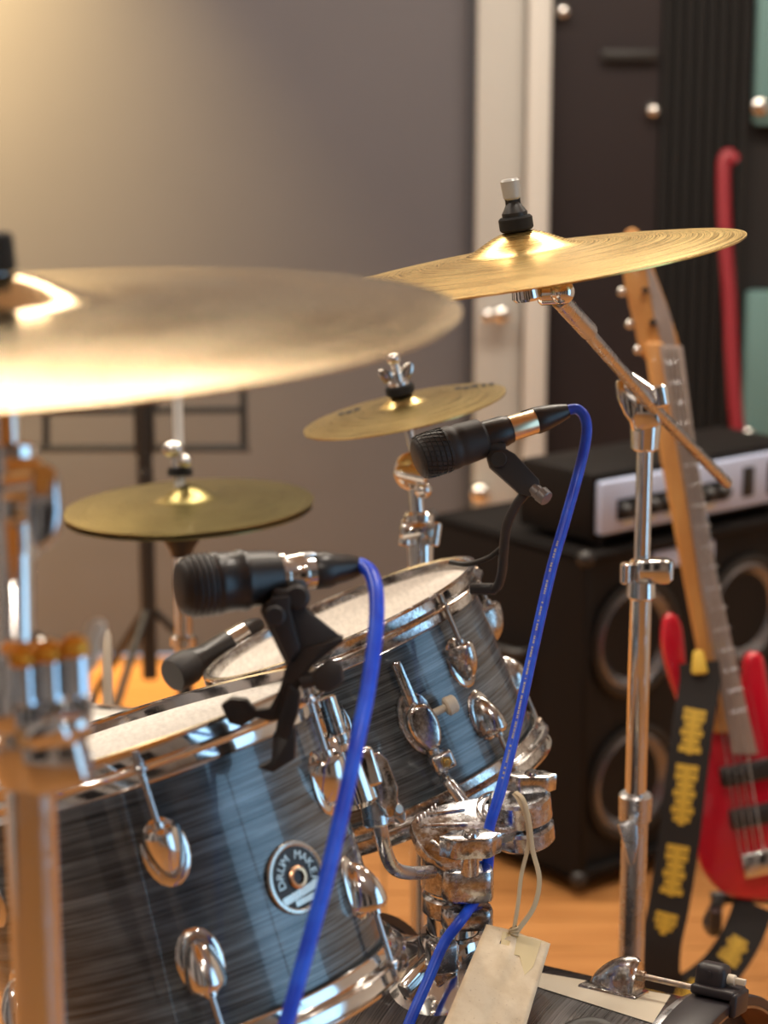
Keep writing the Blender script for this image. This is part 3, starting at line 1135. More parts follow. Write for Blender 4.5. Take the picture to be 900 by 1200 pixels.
def wing_nut(name, c, axis, along, L, parent, m):
    """lobed wing bolt: a boss with two scalloped wings"""
    axis, along = V(axis).normalized(), V(along).normalized()
    Tm = frame(c, axis, along)
    o = []
    for k in range(40):
        t = 2 * PI * k / 40
        o.append((L * math.cos(t) * (1 + 0.05 * math.cos(6 * t)), 0.42 * L * math.sin(t) * (1 - 0.25 * math.cos(2 * t) ** 2 * math.cos(t) ** 2 + 0.12 * math.cos(6 * t))))
    b = MB().prism([Tm @ V((x, y, 0)) for x, y in o], axis * (L * 0.72), L * 0.08)
    b.cyl(Tm @ V((0, 0, L * 0.68)), Tm @ V((0, 0, L * 0.86)), L * 0.3, L * 0.24, 20, 0.001)
    b.cyl(Tm @ V((0, 0, -L * 0.7)), Tm @ V((0, 0, 0.002)), L * 0.30, L * 0.30, 20)
    return b.build(name, m, parent)


wing_nut('wing_nut', P(551, 1001, 2.090), (0, -0.12, 1), (0.96, 0.10, 0.13), 0.0300, hold, 'cast')
wing_nut('wing_nut', P(622, 926, 2.20), (0.03, -0.08, 1), (1.0, 0.1, -0.12), 0.0255, hold, 'worn')
MB().cyl(P(622, 934, 2.20), P(622, 948, 2.20), 0.0135, seg=24, bev=0.001).build('washer', 'brassnut', hold)

# ------------------------------------------------------------------ cymbals
def cym_prof(r, bow, bell_r, bell_h, th=0.0016):
    top = [(0, bow + bell_h)]
    for k in range(1, 9):
        x = bell_r * k / 8
        top.append((x, bow + bell_h * (math.cos(PI * (k / 8) ** 1.15) * 0.5 + 0.5)))
    for k in range(1, 13):
        s_ = k / 12
        x = bell_r + (r - bell_r) * s_
        top.append((x, bow * (1 - s_ ** 1.45)))
    und = [(x * 0.9985, z - th) for x, z in reversed(top)]
    return top + und


def cymbal(name, label, px, py, d, slope, e, r, bow, bell_r, bell_h, m, group='cymbals'):
    c = P(px, py, d)
    rr = (c - CAM).normalized()
    a2 = RIGHT * -math.sin(R(slope)) + UP * math.cos(R(slope))
    a2 = (a2 - rr * a2.dot(rr)).normalized()
    n = a2 * math.cos(R(e)) - rr * math.sin(R(e))
    T = frame(c, n, RIGHT)
    mb = MB().lathe(cym_prof(r, bow, bell_r, bell_h), None, 128)
    o = bpy.data.objects.new(name, mb.mesh(name, m, None, 50))
    C.objects.link(o)
    o.matrix_world = T
    WM[o.name] = T
    o['label'] = label
    o['category'] = 'cymbal'
    o['group'] = group
    return o, T, n


FD = 1.30                                     # depth of the ride cymbal and its stand
FK = FD / 1.06
c_front, TF, nF = cymbal('ride_cymbal', 'large pale bronze cymbal in the near left foreground', 2, 383, FD, 4.7, 8.2, 0.2286 * FK, 0.015, 0.064, 0.018, 'cymbal_front')
c_crash, TC, nC = cymbal('crash_cymbal', 'bright golden crash cymbal on the boom arm at upper right', 612, 312, 2.06, 8.3, 5.3, 0.216, 0.014, 0.066, 0.021, 'cymbal')
c_splash, TS, nS = cymbal('splash_cymbal', 'small bronze splash cymbal behind the smaller tom', 474, 481, 2.62, 12.0, 10.2, 0.127, 0.008, 0.034, 0.014, 'cymbal_old')
c_hat, TH, nH = cymbal('hi_hat_cymbal', 'dull greenish upper hi-hat cymbal under the clutch', 221, 592, 3.03, 4.0, 12.4, 0.178, 0.010, 0.050, 0.020, 'cymbal_hat')
c_hat2, TH2, nH2 = cymbal('hi_hat_cymbal', 'lower hi-hat cymbal lying upside down on its seat cup', 221, 600, 3.03, 4.0, 12.4, 0.176, 0.008, 0.050, 0.014, 'cymbal_hat')
c_hat2.matrix_world = TH2 @ Mx.Rotation(PI, 4, 'X')
# faint maker's marks on the splash
mk = MB()
for (u, v_, s_) in ((0.55, 0.35, 1.0), (0.72, 0.38, 0.8), (-0.62, 0.30, 1.0)):
    for j in range(3):
        x_, y_ = 0.127 * u + 0.010 * j, 0.127 * v_ - 0.004 * (j % 2)
        q = math.hypot(x_, y_)
        s2 = (q - 0.034) / (0.127 - 0.034)
        mk.box((0.008 * s_, 0.018, 0.0008), Mx.Translation(V((x_, y_, 0.008 * (1 - s2 ** 1.45) + 0.0006))))
place('printed_mark', mk.mesh('printed_mark', 'badgeblack'), c_splash, Mx.Identity(4))


def top_hardware(parent, T, z, felt_r, felt_h, m_nut='chrome', wing=True, sleeve=0.0):
    a = T.to_3x3() @ V((0, 0, 1))
    c = T @ V((0, 0, z))
    MB().cyl(c, c + a * felt_h, felt_r, felt_r * 1.0, 28, 0.002).build('felt', 'felt', parent)
    b = MB().cyl(c + a * felt_h, c + a * (felt_h + 0.004), felt_r * 0.75, seg=24)
    b.cyl(c + a * felt_h, c + a * (felt_h + 0.016), felt_r * 0.42, felt_r * 0.34, 18, 0.001)
    if not wing:
        b.cyl(c + a * (felt_h + 0.003), c + a * (felt_h + 0.014), felt_r * 0.72, felt_r * 0.40, 20, 0.001)
        b.box((felt_r * 0.9, 0.007, 0.012), frame(c + a * (felt_h + 0.014), a, RIGHT), 0.002)
    if wing:
        for s_ in (-1, 1):
            o = [(0.004, 0.003), (0.012, 0.004), (0.017, 0.012), (0.016, 0.018), (0.011, 0.018), (0.005, 0.013)]
            x = T.to_3x3() @ V((1, 0.25, 0)).normalized()
            yv = a.cross(x)
            k = felt_r / 0.014
            b.prism([c + a * (felt_h + yq * k) + x * (s_ * xq * k) - yv * 0.002 for xq, yq in round_outline(o, 3)], yv * 0.005, 0.0012)
    b.cyl(c + a * felt_h, c + a * (felt_h + 0.026), 0.0032, seg=12, bev=0.0008)
    w_ = b.build('wing_nut', m_nut, parent)
    if sleeve:
        MB().cyl(c + a * (felt_h + 0.016), c + a * (felt_h + 0.016 + sleeve), 0.0085, 0.0095, 18, 0.002).build('nylon_sleeve', 'clear', parent)
    return w_


# ------------------------------------------------------------------ front cymbal stand (left, near)
FX = P(35, 915, FD)
fst = thing('cymbal_stand', 'chrome cymbal stand in the left foreground with wide polished lower tube', 'cymbal stand', (FX.x + 0.01, FX.y, 0))
MB().cyl(V((FX.x + 0.002, FX.y, 0.30)), FX + V((0, 0, 0.01)), 0.0157, seg=40).build('lower_tube', 'chrome', fst)
z9 = lambda py: P(30, py, FD).z
jx, jy = FX.x - 0.001, FX.y
j = MB()
j.lathe([(r_ * FK, z9(y_)) for r_, y_ in [(0.0132, 918), (0.0150, 917), (0.0168, 905), (0.0195, 868), (0.0195, 860), (0.0165, 856), (0.0100, 850), (0.0100, 845),
         (0.0185, 842), (0.0200, 836), (0.0200, 800), (0.0170, 788), (0.0170, 760), (0.0150, 745), (0.0090, 735), (0.0085, 918)]],
        Mx.Translation(V((jx, jy, 0))), 44, loop=True)
j.box((0.037, 0.032, 0.034), Mx.Translation(V((jx + 0.020, jy - 0.010, z9(882)))) @ Mx.Rotation(R(-12), 4, 'Y'), 0.006, 3)
jo = j.build('height_clamp', 'chrome', fst)
for i in range(3):
    cx_ = jx + (0.003 + 0.0125 * i) * FK
    zz = z9(776 - 6 * i)
    kn = MB()
    kn.cyl((cx_, jy - 0.023, zz - 0.015), (cx_, jy - 0.023, zz + 0.012), 0.0090, 0.0084, 18, 0.002)
    kn.box((0.0142, 0.017, 0.026), Mx.Translation(V((cx_ + 0.001, jy - 0.017, zz - 0.029))), 0.003)
    ko = kn.build('hinge_knuckle', 'bluesteel', jo)
    MB().ball((0.0092, 0.0092, 0.0082), Mx.Translation(V((cx_, jy - 0.023, zz + 0.014))), 16, 10).build('knuckle_cap', 'orange_knob', jo)
hx = MB().cyl((jx + 0.005, jy - 0.020, z9(846)), (jx + 0.032, jy - 0.022, z9(828)), 0.010, 0.0135, 22, 0.003)
hx.ball((0.0145, 0.012, 0.011), Mx.Translation(V((jx + 0.028, jy - 0.022, z9(829)))), 16, 10)
hx.build('lock_bolt', 'chrome', jo)
wb = MB().prism([P(x, y, FD - 0.005) for x, y in round_outline([(96, 772), (100, 740), (107, 727), (119, 728), (122, 740), (116, 752), (112, 775), (104, 790)], 3)], FWD * 0.012, 0.003)
wb.build('wing_bolt', 'cream_metal', jo)
# upper tube, tilter and leaning top rod
MB().cyl(V((jx - 0.004, jy, z9(745))), P(16, 560, FD), 0.0108, seg=32).build('upper_tube', 'chrome', fst)
ti = MB()
ti.cyl(P(14, 520, FD), P(18, 655, FD), 0.0153, 0.0141, 28, 0.002)
ti.box((0.024, 0.024, 0.040), frame(P(30, 575, FD - 0.012), UP, RIGHT), 0.004, 3)
ti.cyl(P(4, 572, FD - 0.018), P(44, 566, FD - 0.018), 0.0104, 0.0104, 24, 0.002)
to = ti.build('tilter', 'chrome', fst)
wv = MB().prism([P(x, y, FD - 0.03) for x, y in [(36, 546), (52, 540), (66, 552), (70, 600), (66, 628), (50, 646), (36, 640), (30, 600)]], FWD * 0.012, 0.004, 3)
wv.cyl(P(20, 592, FD - 0.022), P(50, 592, FD - 0.022), 0.007, seg=18)
wv.build('wing_screw', 'bluesteel', to)
MB().tube([P(10, 545, FD), TF @ V((0, 0, -0.03)), TF @ V((0, 0, 0.05))], 0.0075, 16).build('top_rod', 'chrome', fst)
MB().cyl(TF @ V((0, 0, -0.004)), TF @ V((0, 0, 0.026)), 0.0125, seg=24, bev=0.002).build('lower_felt', 'felt', fst)
MB().cyl(TF @ V((0, 0, 0.0335)), TF @ V((0, 0, 0.057)), 0.0120, 0.0112, 24, 0.002).build('top_felt', 'felt', fst)


def tripod(parent, c, h, spread, r, m, rot=0.0, crown=0.06):
    """three folding legs with feet and a brace collar"""
    for k in range(3):
        a = rot + 2 * PI * k / 3
        d_ = V((math.cos(a), math.sin(a), 0))
        foot_ = V((c.x, c.y, 0)) + d_ * spread
        lg = MB().tube([V((c.x, c.y, h)) + d_ * 0.018, foot_ + V((0, 0, 0.014))], r, 10).build('leg', m, parent)
        MB().tube([V((c.x, c.y, h * 0.35)) + d_ * 0.016, V((c.x, c.y, 0)).lerp(V((c.x, c.y, h)), 0.42) + d_ * (spread * 0.58)], r * 0.7, 8).build('brace', m, lg)
        MB().ball((r * 2.2, r * 2.2, 0.014), Mx.Translation(foot_ + V((0, 0, 0.014))), 12, 8).build('foot', 'rubber', lg)
    MB().cyl((c.x, c.y, h - 0.02), (c.x, c.y, h + 0.02), 0.026, seg=20, bev=0.003).build('leg_collar', m, parent)


tripod(fst, V((FX.x + 0.002, FX.y)), 0.36, 0.34, 0.008, 'chrome', R(200))

# ------------------------------------------------------------------ boom stand of the right crash
BD = 2.50
bp = P(756, 520, BD)
bs = thing('boom_stand', 'tall chrome boom cymbal stand at right carrying the golden crash', 'cymbal stand', (bp.x, bp.y, 0))
zz = lambda py: P(756, py, BD).z
zb = lambda py: (zz(py))
MB().cyl((bp.x, bp.y, zb(672)), (bp.x, bp.y, zb(515)), 0.0098, seg=24).build('upper_tube', 'chrome', bs)
MB().cyl((bp.x, bp.y, zb(970)), (bp.x, bp.y, zb(680)), 0.0128, seg=24).build('middle_tube', 'chrome', bs)
MB().cyl((bp.x, bp.y, 0.10), (bp.x, bp.y, zb(965)), 0.0160, seg=24).build('lower_tube', 'dullchrome', bs)
q = MB()
q.cyl((bp.x, bp.y, zb(712)), (bp.x, bp.y, zb(664)), 0.0178, 0.0160, 24, 0.003)
q.box((0.042, 0.022, 0.030), Mx.Translation(V((bp.x + 0.012, bp.y - 0.012, zb(674)))), 0.005)
q.cyl((bp.x - 0.020, bp.y - 0.012, zb(690)), (bp.x - 0.020, bp.y - 0.012, zb(664)), 0.007, seg=16, bev=0.002)
q.cyl((bp.x + 0.030, bp.y - 0.014, zb(686)), (bp.x + 0.030, bp.y - 0.014, zb(660)), 0.006, seg=16, bev=0.002)
q.build('height_clamp', 'chrome', bs)
q = MB()
q.cyl((bp.x, bp.y, zb(1000)), (bp.x, bp.y, zb(962)), 0.0195, 0.0205, 24, 0.003)
lv = MB().prism([P(x, y, BD - 0.022) for x, y in [(724, 966), (738, 962), (748, 968), (748, 990), (744, 1012), (738, 1016), (732, 992)]], FWD * 0.012, 0.003)
lcl = q.build('lower_clamp', 'dullchrome', bs)
lv.cyl(P(738, 985, BD - 0.016), V((bp.x, bp.y, P(738, 985, BD).z)), 0.006, seg=12)
lv.build('clamp_lever', 'dullchrome', lcl)
q = MB()
q.cyl((bp.x, bp.y, zb(528)), (bp.x, bp.y, zb(490)), 0.0165, 0.0185, 24, 0.003)
q.box((0.034, 0.024, 0.044), Mx.Translation(V((bp.x - 0.006, bp.y - 0.010, zb(478)))) @ Mx.Rotation(R(-16), 4, 'Y'), 0.006)
q.cyl(P(733, 446, BD - 0.03), P(768, 470, BD - 0.03), 0.014, 0.014, 22, 0.003)
q.prism([P(x, y, BD - 0.04) for x, y in [(722, 446), (734, 440), (744, 452), (748, 480), (740, 496), (732, 484), (724, 466)]], FWD * 0.012, 0.003)
q.cyl(P(770, 452, BD - 0.035), P(776, 478, BD - 0.035), 0.012, 0.010, 18, 0.003)
q.build('boom_clamp', 'chrome', bs)
t0 = TC @ V((0, 0, -0.030))
e0 = P(652, 347, 2.10)
b1 = P(852, 566, 2.72)
MB().tube([e0, P(764, 476, BD - 0.035), b1], 0.0070, 16).build('boom_arm', 'dullchrome', bs)
MB().tube([P(655, 350, 2.11), P(690, 388, 2.19)], 0.0095, 16).build('boom_sleeve', 'dullchrome', bs)
q = MB()
q.cyl(t0 - nC * 0.004, t0 + nC * 0.022, 0.0145, 0.0125, 26, 0.003)
q.cyl(P(630, 344, 2.08), P(664, 342, 2.08), 0.012, seg=24, bev=0.003)
q.ball(0.0125, Mx.Translation(P(659, 342, 2.07)), 20, 12)
q.build('tilter', 'chrome', bs)
MB().cyl(t0, TC @ V((0, 0, 0.07)), 0.0035, seg=12).build('top_rod', 'chrome', bs)
top_hardware(bs, TC, 0.0345, 0.0165, 0.014, 'blackmetal', False, 0.020)
tripod(bs, V((bp.x, bp.y)), 0.30, 0.30, 0.008, 'dullchrome', R(0))

# ------------------------------------------------------------------ splash stand
sp = P(492, 640, 2.62)
ss = thing('splash_stand', 'slim chrome stand holding the small splash behind the smaller tom', 'cymbal stand', (sp.x, sp.y, 0))
top_hardware(ss, TS, 0.0205, 0.018, 0.012, 'chrome', True, 0.0)
MB().ball(0.009, Mx.Translation(TS @ V((0, 0, 0.066))), 16, 10).build('knob', 'chrome', ss)
MB().tube([TS @ V((0, 0, 0.06)), TS @ V((0, 0, -0.012)), P(489, 545, 2.62)], 0.0056, 12).build('top_rod', 'chrome', ss)
q = MB()
q.ball((0.022, 0.018, 0.024), Mx.Translation(P(482, 552, 2.615)), 18, 12)
q.cyl(P(463, 552, 2.60), P(500, 560, 2.60), 0.009, 0.012, 18, 0.003)
q.cyl(P(486, 560, 2.62), P(490, 612, 2.62), 0.009, seg=18)
q.ball((0.011, 0.011, 0.011), Mx.Translation(P(496, 574, 2.60)), 14, 8)
q.build('tilter', 'chrome', ss)
q = MB()
q.cyl(P(491, 600, 2.62), P(493, 668, 2.62), 0.019, 0.016, 22, 0.004)
q.box((0.036, 0.028, 0.022), frame(P(486, 622, 2.60), UP, RIGHT), 0.006)
q.cyl(P(474, 640, 2.60), P(478, 610, 2.60), 0.008, seg=16, bev=0.002)
q.cyl(P(512, 612, 2.60), P(508, 640, 2.60), 0.007, seg=16, bev=0.002)
q.build('height_clamp', 'chrome', ss)
MB().cyl((sp.x, sp.y, 0.1), (sp.x, sp.y, sp.z), 0.0115, seg=20).build('tube', 'chrome', ss)
tripod(ss, V((sp.x, sp.y)), 0.26, 0.20, 0.007, 'chrome', R(180))

# ------------------------------------------------------------------ hi-hat stand
hp = P(213, 640, 3.03)
hs = thing('hi_hat_stand', 'chrome hi-hat stand behind the mics with a tall pull rod', 'hi-hat stand', (hp.x, hp.y, 0))
MB().cyl(P(213, 660, 3.03), P(206, 405, 3.03), 0.0078, seg=14).build('pull_rod', 'white', hs)
q = MB()
q.cyl(P(210, 552, 3.03), P(208, 520, 3.03), 0.012, 0.010, 18, 0.003)
q.ball((0.016, 0.012, 0.012), Mx.Translation(P(203, 526, 3.01)), 14, 8)
q.ball((0.011, 0.010, 0.010), Mx.Translation(P(216, 540, 3.01)), 14, 8)
q.build('clutch', 'chrome', hs)
MB().cyl(P(211, 558, 3.03), P(211, 548, 3.03), 0.018, seg=20, bev=0.002).build('clutch_felt', 'felt', hs)
MB().lathe([(0, 0.0), (0.014, 0.0), (0.018, 0.012), (0.030, 0.030), (0.030, 0.036), (0, 0.036)], Mx.Translation(P(213, 652, 3.03)), 26).build('seat_cup', 'black', hs)
MB().cyl((hp.x, hp.y, 0.12), (hp.x, hp.y, P(213, 652, 3.03).z), 0.0128, seg=20).build('tube', 'chrome', hs)
MB().cyl((hp.x, hp.y, P(213, 765, 3.03).z), (hp.x, hp.y, P(213, 750, 3.03).z), 0.019, seg=20, bev=0.003).build('height_clamp', 'chrome', hs)
tripod(hs, V((hp.x, hp.y)), 0.28, 0.24, 0.007, 'chrome', R(30))
MB().box((0.085, 0.27, 0.012), Mx.Translation(V((hp.x - 0.05, hp.y - 0.10, 0.035))) @ Mx.Rotation(R(8), 4, 'X'), 0.004).build('pedal', 'dullchrome', hs)

# ------------------------------------------------------------------ snare drum and its stand
sc_ = P(48, 893, 2.55)
TSn = frame(sc_, V((0.0, 0.02, 1.0)), V((0, -1, 0)))
snare = make_drum(TSn, 0.178, 0.135, 20, 6, 'chrome', 'dullchrome', LUG_CHROME, 'wrap2', 'head', 'snare_drum',
                  'snare drum with white head behind the nearest rack tom', lz=0.05)
snd = thing('snare_stand', 'low chrome basket stand under the snare drum', 'drum stand', (sc_.x, sc_.y, 0))
zs = sc_.z - 0.165
for k in range(3):
    a = R(60 + 120 * k)
    d_ = V((math.cos(a), math.sin(a), 0))
    MB().tube(smooth_path([V((sc_.x, sc_.y, zs - 0.10)) + d_ * 0.015, V((sc_.x, sc_.y, zs - 0.03)) + d_ * 0.15, V((sc_.x, sc_.y, zs - 0.010)) + d_ * 0.205, V((sc_.x, sc_.y, zs + 0.03)) + d_ * 0.209], 5), 0.006, 10).build('basket_arm', 'chrome', snd)
MB().cyl((sc_.x, sc_.y, 0.1), (sc_.x, sc_.y, zs - 0.08), 0.013, seg=20).build('tube', 'chrome', snd)
tripod(snd, V((sc_.x, sc_.y)), 0.26, 0.26, 0.007, 'chrome', R(0))
# a slim pale pole standing behind the snare
pb_ = P(127, 905, 2.85)
sl_ = thing('slim_pole', 'slim pale pole standing behind the snare drum at left', 'pole', (pb_.x, pb_.y, 0))
MB().tube([P(124, 738, 2.85), P(125, 745, 2.85), P(126, 800, 2.85), V((pb_.x, pb_.y, 0.01))], [0.004, 0.0062, 0.0072, 0.0085], 12).build('shaft', 'cream_metal', sl_)
MB().lathe([(0, 0), (0.07, 0), (0.075, 0.006), (0.03, 0.018), (0, 0.018)], Mx.Translation(V((pb_.x, pb_.y, 0))), 28).build('base', 'black', sl_)

# ------------------------------------------------------------------ microphones
def mic_axis(a, b):
    z = (V(b) - V(a))
    return frame(a, z), z.length


# --- near microphone on the big tom
ma, mb_ = P(208, 689, 1.66), P(424, 663, 1.72)
TM, LM = mic_axis(ma, mb_)
mic1 = thing('microphone', 'stout black drum microphone over the near rack tom, chrome connector', 'microphone', TM)
u = LM / 216.0
K = lambda lst: [(r * u, z * u) for r, z in lst]
MB().lathe(K([(0, 0), (20, 0.5), (27, 3), (31, 9), (33.5, 18), (34, 36), (33, 40), (0, 40)]), None, 40).build('grille', 'matte', mic1, world=False)
gr = MB()
for k in range(5):
    z = 8 + 6.5 * k
    r = 30.5 + min(3.4, 0.32 * (z - 6))
    gr.lathe(K([(r, z), (r + 1.3, z + 1.2), (r, z + 2.6)]), None, 40)
gr.build('grille_ribs', 'black', mic1, world=False)
MB().lathe(K([(0, 38), (33.5, 38), (35, 41), (34.5, 46), (33, 50), (32.5, 68), (34, 71), (34, 76), (31.5, 80), (28.5, 112), (26, 116), (0, 116)]), None, 44).build('body', 'black', mic1, world=False)
MB().lathe(K([(0, 112), (24, 112), (25, 116), (25, 122), (22, 124), (22, 138), (23, 140), (23, 144), (19.5, 147), (19.5, 162), (0, 162)]), None, 36).build('connector_shell', 'chrome', mic1, world=False)
MB().box((10 * u, 6 * u, 16 * u), Mx.Translation(V((0.0, 19 * u, 152 * u))), 0.001).build('latch', 'dullchrome', mic1, world=False)
MB().lathe(K([(0, 155), (19, 155), (20.5, 158), (20.5, 176), (18, 182), (15, 200), (11, 213), (0, 216)]), None, 30).build('connector_boot', 'black', mic1, world=False)


def slabpx(mb, pts, d, th, bev=0.002, smooth=0):
    o = round_outline(pts, smooth) if smooth else pts
    return mb.prism([P(x, y, d) for x, y in o], FWD * th, bev)


# clip and rim clamp of the near microphone
cp = thing('microphone_clamp', 'black plastic rim clamp holding the stout microphone on the near tom', 'microphone clamp', P(330, 900, 1.69))
q = MB()
slabpx(q, [(304, 716), (312, 700), (330, 694), (350, 702), (362, 716), (402, 748), (380, 766), (345, 786), (334, 778)], 1.675, 0.010, 0.0025)
slabpx(q, [(308, 712), (318, 700), (340, 698), (340, 716), (352, 760), (338, 778)], 1.662, 0.010, 0.002)
q.cyl(P(322, 722, 1.655), P(322, 722, 1.70), 0.0085, seg=20, bev=0.002)
q.box((0.022, 0.030, 0.012), frame(P(336, 698, 1.68), UP, RIGHT), 0.004)
q.cyl(P(348, 700, 1.665), P(348, 700, 1.705), 0.0105, seg=22, bev=0.003)
q.build('swivel', 'matte', cp)
q = MB()
# curved C-arm
slabpx(q, [(336, 776), (352, 760), (380, 752), (401, 744), (403, 752), (388, 764), (368, 778), (354, 800), (343, 822), (334, 842), (318, 846), (300, 842), (283, 852), (268, 848), (258, 826), (270, 818), (288, 820), (298, 832), (316, 830), (328, 806)], 1.672, 0.020, 0.002)
slabpx(q, [(336, 800), (352, 812), (349, 838), (338, 868), (322, 862), (326, 836)], 1.670, 0.022, 0.002)
slabpx(q, [(320, 858), (347, 852), (346, 890), (320, 906), (300, 900), (318, 892)], 1.672, 0.022, 0.002)
q.build('jaw', 'black', cp)
q = MB()
slabpx(q, [(364, 790), (384, 772), (401, 778), (403, 800), (386, 812), (370, 810)], 1.668, 0.016, 0.003)
q.cyl(P(352, 800, 1.675), P(380, 792, 1.675), 0.006, seg=16)
q.build('clamp_knob', 'matte', cp)

# --- far microphone on the smaller tom
ma, mb_ = P(487, 538, 2.19), P(666, 481, 2.23)
TM2, LM = mic_axis(ma, mb_)
mic2 = thing('microphone', 'slim black microphone with gold connector over the smaller tom', 'microphone', TM2)
u = LM / 188.0
MB().lathe(K([(0, 0), (17, 0.5), (22, 3), (24.5, 8), (25.5, 22), (25, 36), (24.5, 40), (0, 40)]), None, 40).build('grille', 'matte', mic2, world=False)
gw = MB()
for k in range(6):
    z = 5 + 6 * k
    r = 23.3 + min(2.2, 0.2 * (z - 3))
    gw.lathe(K([(r, z - 0.7), (r + 0.9, z), (r, z + 0.7)]), None, 32)
for k in range(26):
    a = 2 * PI * k / 26
    gw.tube([V((rr_ * u * math.cos(a + zq * 0.012), rr_ * u * math.sin(a + zq * 0.012), zq * u)) for rr_, zq in ((18, 1.2), (22.6, 4), (25.2, 9), (26, 20), (25.6, 37))], 0.55 * u, 4)
gw.build('grille_mesh', 'blackmetal', mic2, world=False)
MB().lathe(K([(0, 38), (24.6, 38), (25.2, 41), (25, 46), (24, 48), (24, 52), (24.6, 54), (24, 60), (22.5, 80), (18, 84), (0, 84)]), None, 40).build('body', 'matte', mic2, world=False)
MB().lathe(K([(0, 82), (17.5, 82), (18, 84), (17.5, 108), (16, 112), (16, 115), (0, 115)]), None, 36).build('barrel', 'black', mic2, world=False)
MB().lathe(K([(0, 112), (14.5, 112), (14.5, 148), (13.5, 150), (0, 150)]), None, 30).build('connector_shell', 'gold', mic2, world=False)
bt = MB().lathe(K([(0, 146), (15, 146), (15.5, 149), (14.5, 158), (11, 176), (8.0, 187), (0, 188)]), None, 28)
for k in range(3):
    bt.box((3 * u, 1.6 * u, 6 * u), Mx.Translation(V((0, 14.5 * u, (136 + 5 * k) * u))))
bt.build('connector_boot', 'black', mic2, world=False)
cp2 = thing('microphone_clamp', 'black wire rim clamp and swivel holding the slim microphone on the smaller tom', 'microphone clamp', P(580, 690, 2.27))
q = MB()
slabpx(q, [(570, 534), (576, 526), (590, 524), (604, 532), (632, 562), (634, 574), (622, 582), (610, 580), (574, 548)], 2.195, 0.018, 0.003)
q.box((0.024, 0.020, 0.010), frame(P(579, 524, 2.205), UP, RIGHT), 0.003)
q.build('swivel', 'matte', cp2)
MB().cyl(P(584, 538, 2.188), P(584, 538, 2.196), 0.0088, seg=20, bev=0.001).build('pivot_screw', 'black', cp2)
MB().cyl(P(624, 572, 2.20), P(634, 580, 2.195), 0.0070, seg=18, bev=0.001).cyl(P(633, 578, 2.195), P(641, 585, 2.19), 0.0088, 0.0082, 16, 0.001).build('clamp_knob', 'steel', cp2)
MB().tube(smooth_path([P(622, 572, 2.205), P(606, 590, 2.21), P(594, 616, 2.22), P(590, 648, 2.24), P(588, 672, 2.27), P(582, 688, 2.29), P(568, 692, 2.31)], 7), 0.0052, 12).build('gooseneck', 'matte', cp2)
MB().tube(smooth_path([P(588, 642, 2.24), P(572, 654, 2.25), P(548, 661, 2.27), P(528, 659, 2.29)], 7), 0.0030, 10).build('spring_wire', 'blackmetal', cp2)
MB().box((0.030, 0.016, 0.012), frame(P(566, 690, 2.30), UP, RIGHT), 0.003).build('rim_hook', 'black', cp2)

# --- small microphone pointed at the snare
TM3, LM = mic_axis(P(202, 792, 2.46), P(305, 731, 2.56))
mic3 = thing('microphone', 'out-of-focus black microphone aimed down at the snare drum', 'microphone', TM3)
u = LM / 120.0
MB().lathe(K([(0, 0), (15, 0), (17, 3), (17, 22), (15.5, 26), (0, 26)]), None, 30).build('grille', 'matte', mic3, world=False)
MB().lathe(K([(0, 25), (15, 25), (14.5, 32), (12, 40), (12, 74), (0, 74)]), None, 30).build('body', 'black', mic3, world=False)
MB().lathe(K([(0, 72), (11.5, 72), (11.5, 96), (0, 97)]), None, 26).build('connector_shell', 'chrome', mic3, world=False)
MB().lathe(K([(0, 95), (11, 95), (10, 110), (6, 120), (0, 120)]), None, 22).build('connector_boot', 'black', mic3, world=False)
m3s = P(217, 815, 2.72)
ms3 = thing('microphone_stand', 'thin black stand rising behind the near tom to the snare microphone', 'microphone stand', (m3s.x, m3s.y, 0))
MB().cyl((m3s.x, m3s.y, 0.02), (m3s.x, m3s.y, P(217, 792, 2.72).z), 0.0072, seg=14).build('pole', 'black', ms3)
q = MB().box((0.026, 0.020, 0.020), frame(P(240, 776, 2.51), UP, RIGHT), 0.004)
q.tube([P(217, 796, 2.72), P(236, 782, 2.62), P(250, 770, 2.525)], 0.007, 12)
q.build('clip', 'black', ms3)
MB().lathe([(0, 0), (0.075, 0), (0.085, 0.006), (0.075, 0.014), (0.02, 0.03), (0.009, 0.05), (0, 0.05)], Mx.Translation(V((m3s.x, m3s.y, 0))), 36).build('base', 'black', ms3)

# ------------------------------------------------------------------ blue cables
ca = [(414, 664, 1.717), (424, 663, 1.715), (435, 673, 1.705), (441, 698, 1.69), (440, 742, 1.67), (431, 808, 1.645), (418, 872, 1.625), (400, 955, 1.61), (381, 1035, 1.595), (359, 1115, 1.585), (337, 1195, 1.575), (318, 1265, 1.57), (300, 1360, 1.60), (290, 1500, 1.64)]
pe = P(290, 1500, 1.64)
pa = smooth_path([P(*c) for c in ca] + [V((pe.x, pe.y - 0.02, 0.25)), V((pe.x + 0.02, pe.y - 0.10, 0.014)), V((pe.x + 0.25, pe.y - 0.45, 0.007)), V((pe.x + 0.7, pe.y - 0.9, 0.007))], 8)
MB().tube(pa, 0.0062, 16).solo('microphone_cable', 'blue', 'blue cable running from the stout microphone down across the badge tom', 'cable', 'blue microphone cables')
cb_ = [(654, 484, 2.227), (664, 481, 2.228), (677, 480, 2.226), (686, 491, 2.222), (687, 512, 2.215), (679, 550, 2.205), (663, 608, 2.195), (646, 668, 2.185), (626, 756, 2.17), (606, 848, 2.15), (587, 925, 2.125), (573, 972, 2.122), (573, 1000, 2.150), (569, 1030, 2.152), (556, 1056, 2.138), (539, 1080, 2.118), (520, 1106, 2.115), (500, 1152, 2.10), (479, 1200, 2.08), (458, 1258, 2.05)]
pe = P(440, 1320, 2.05)
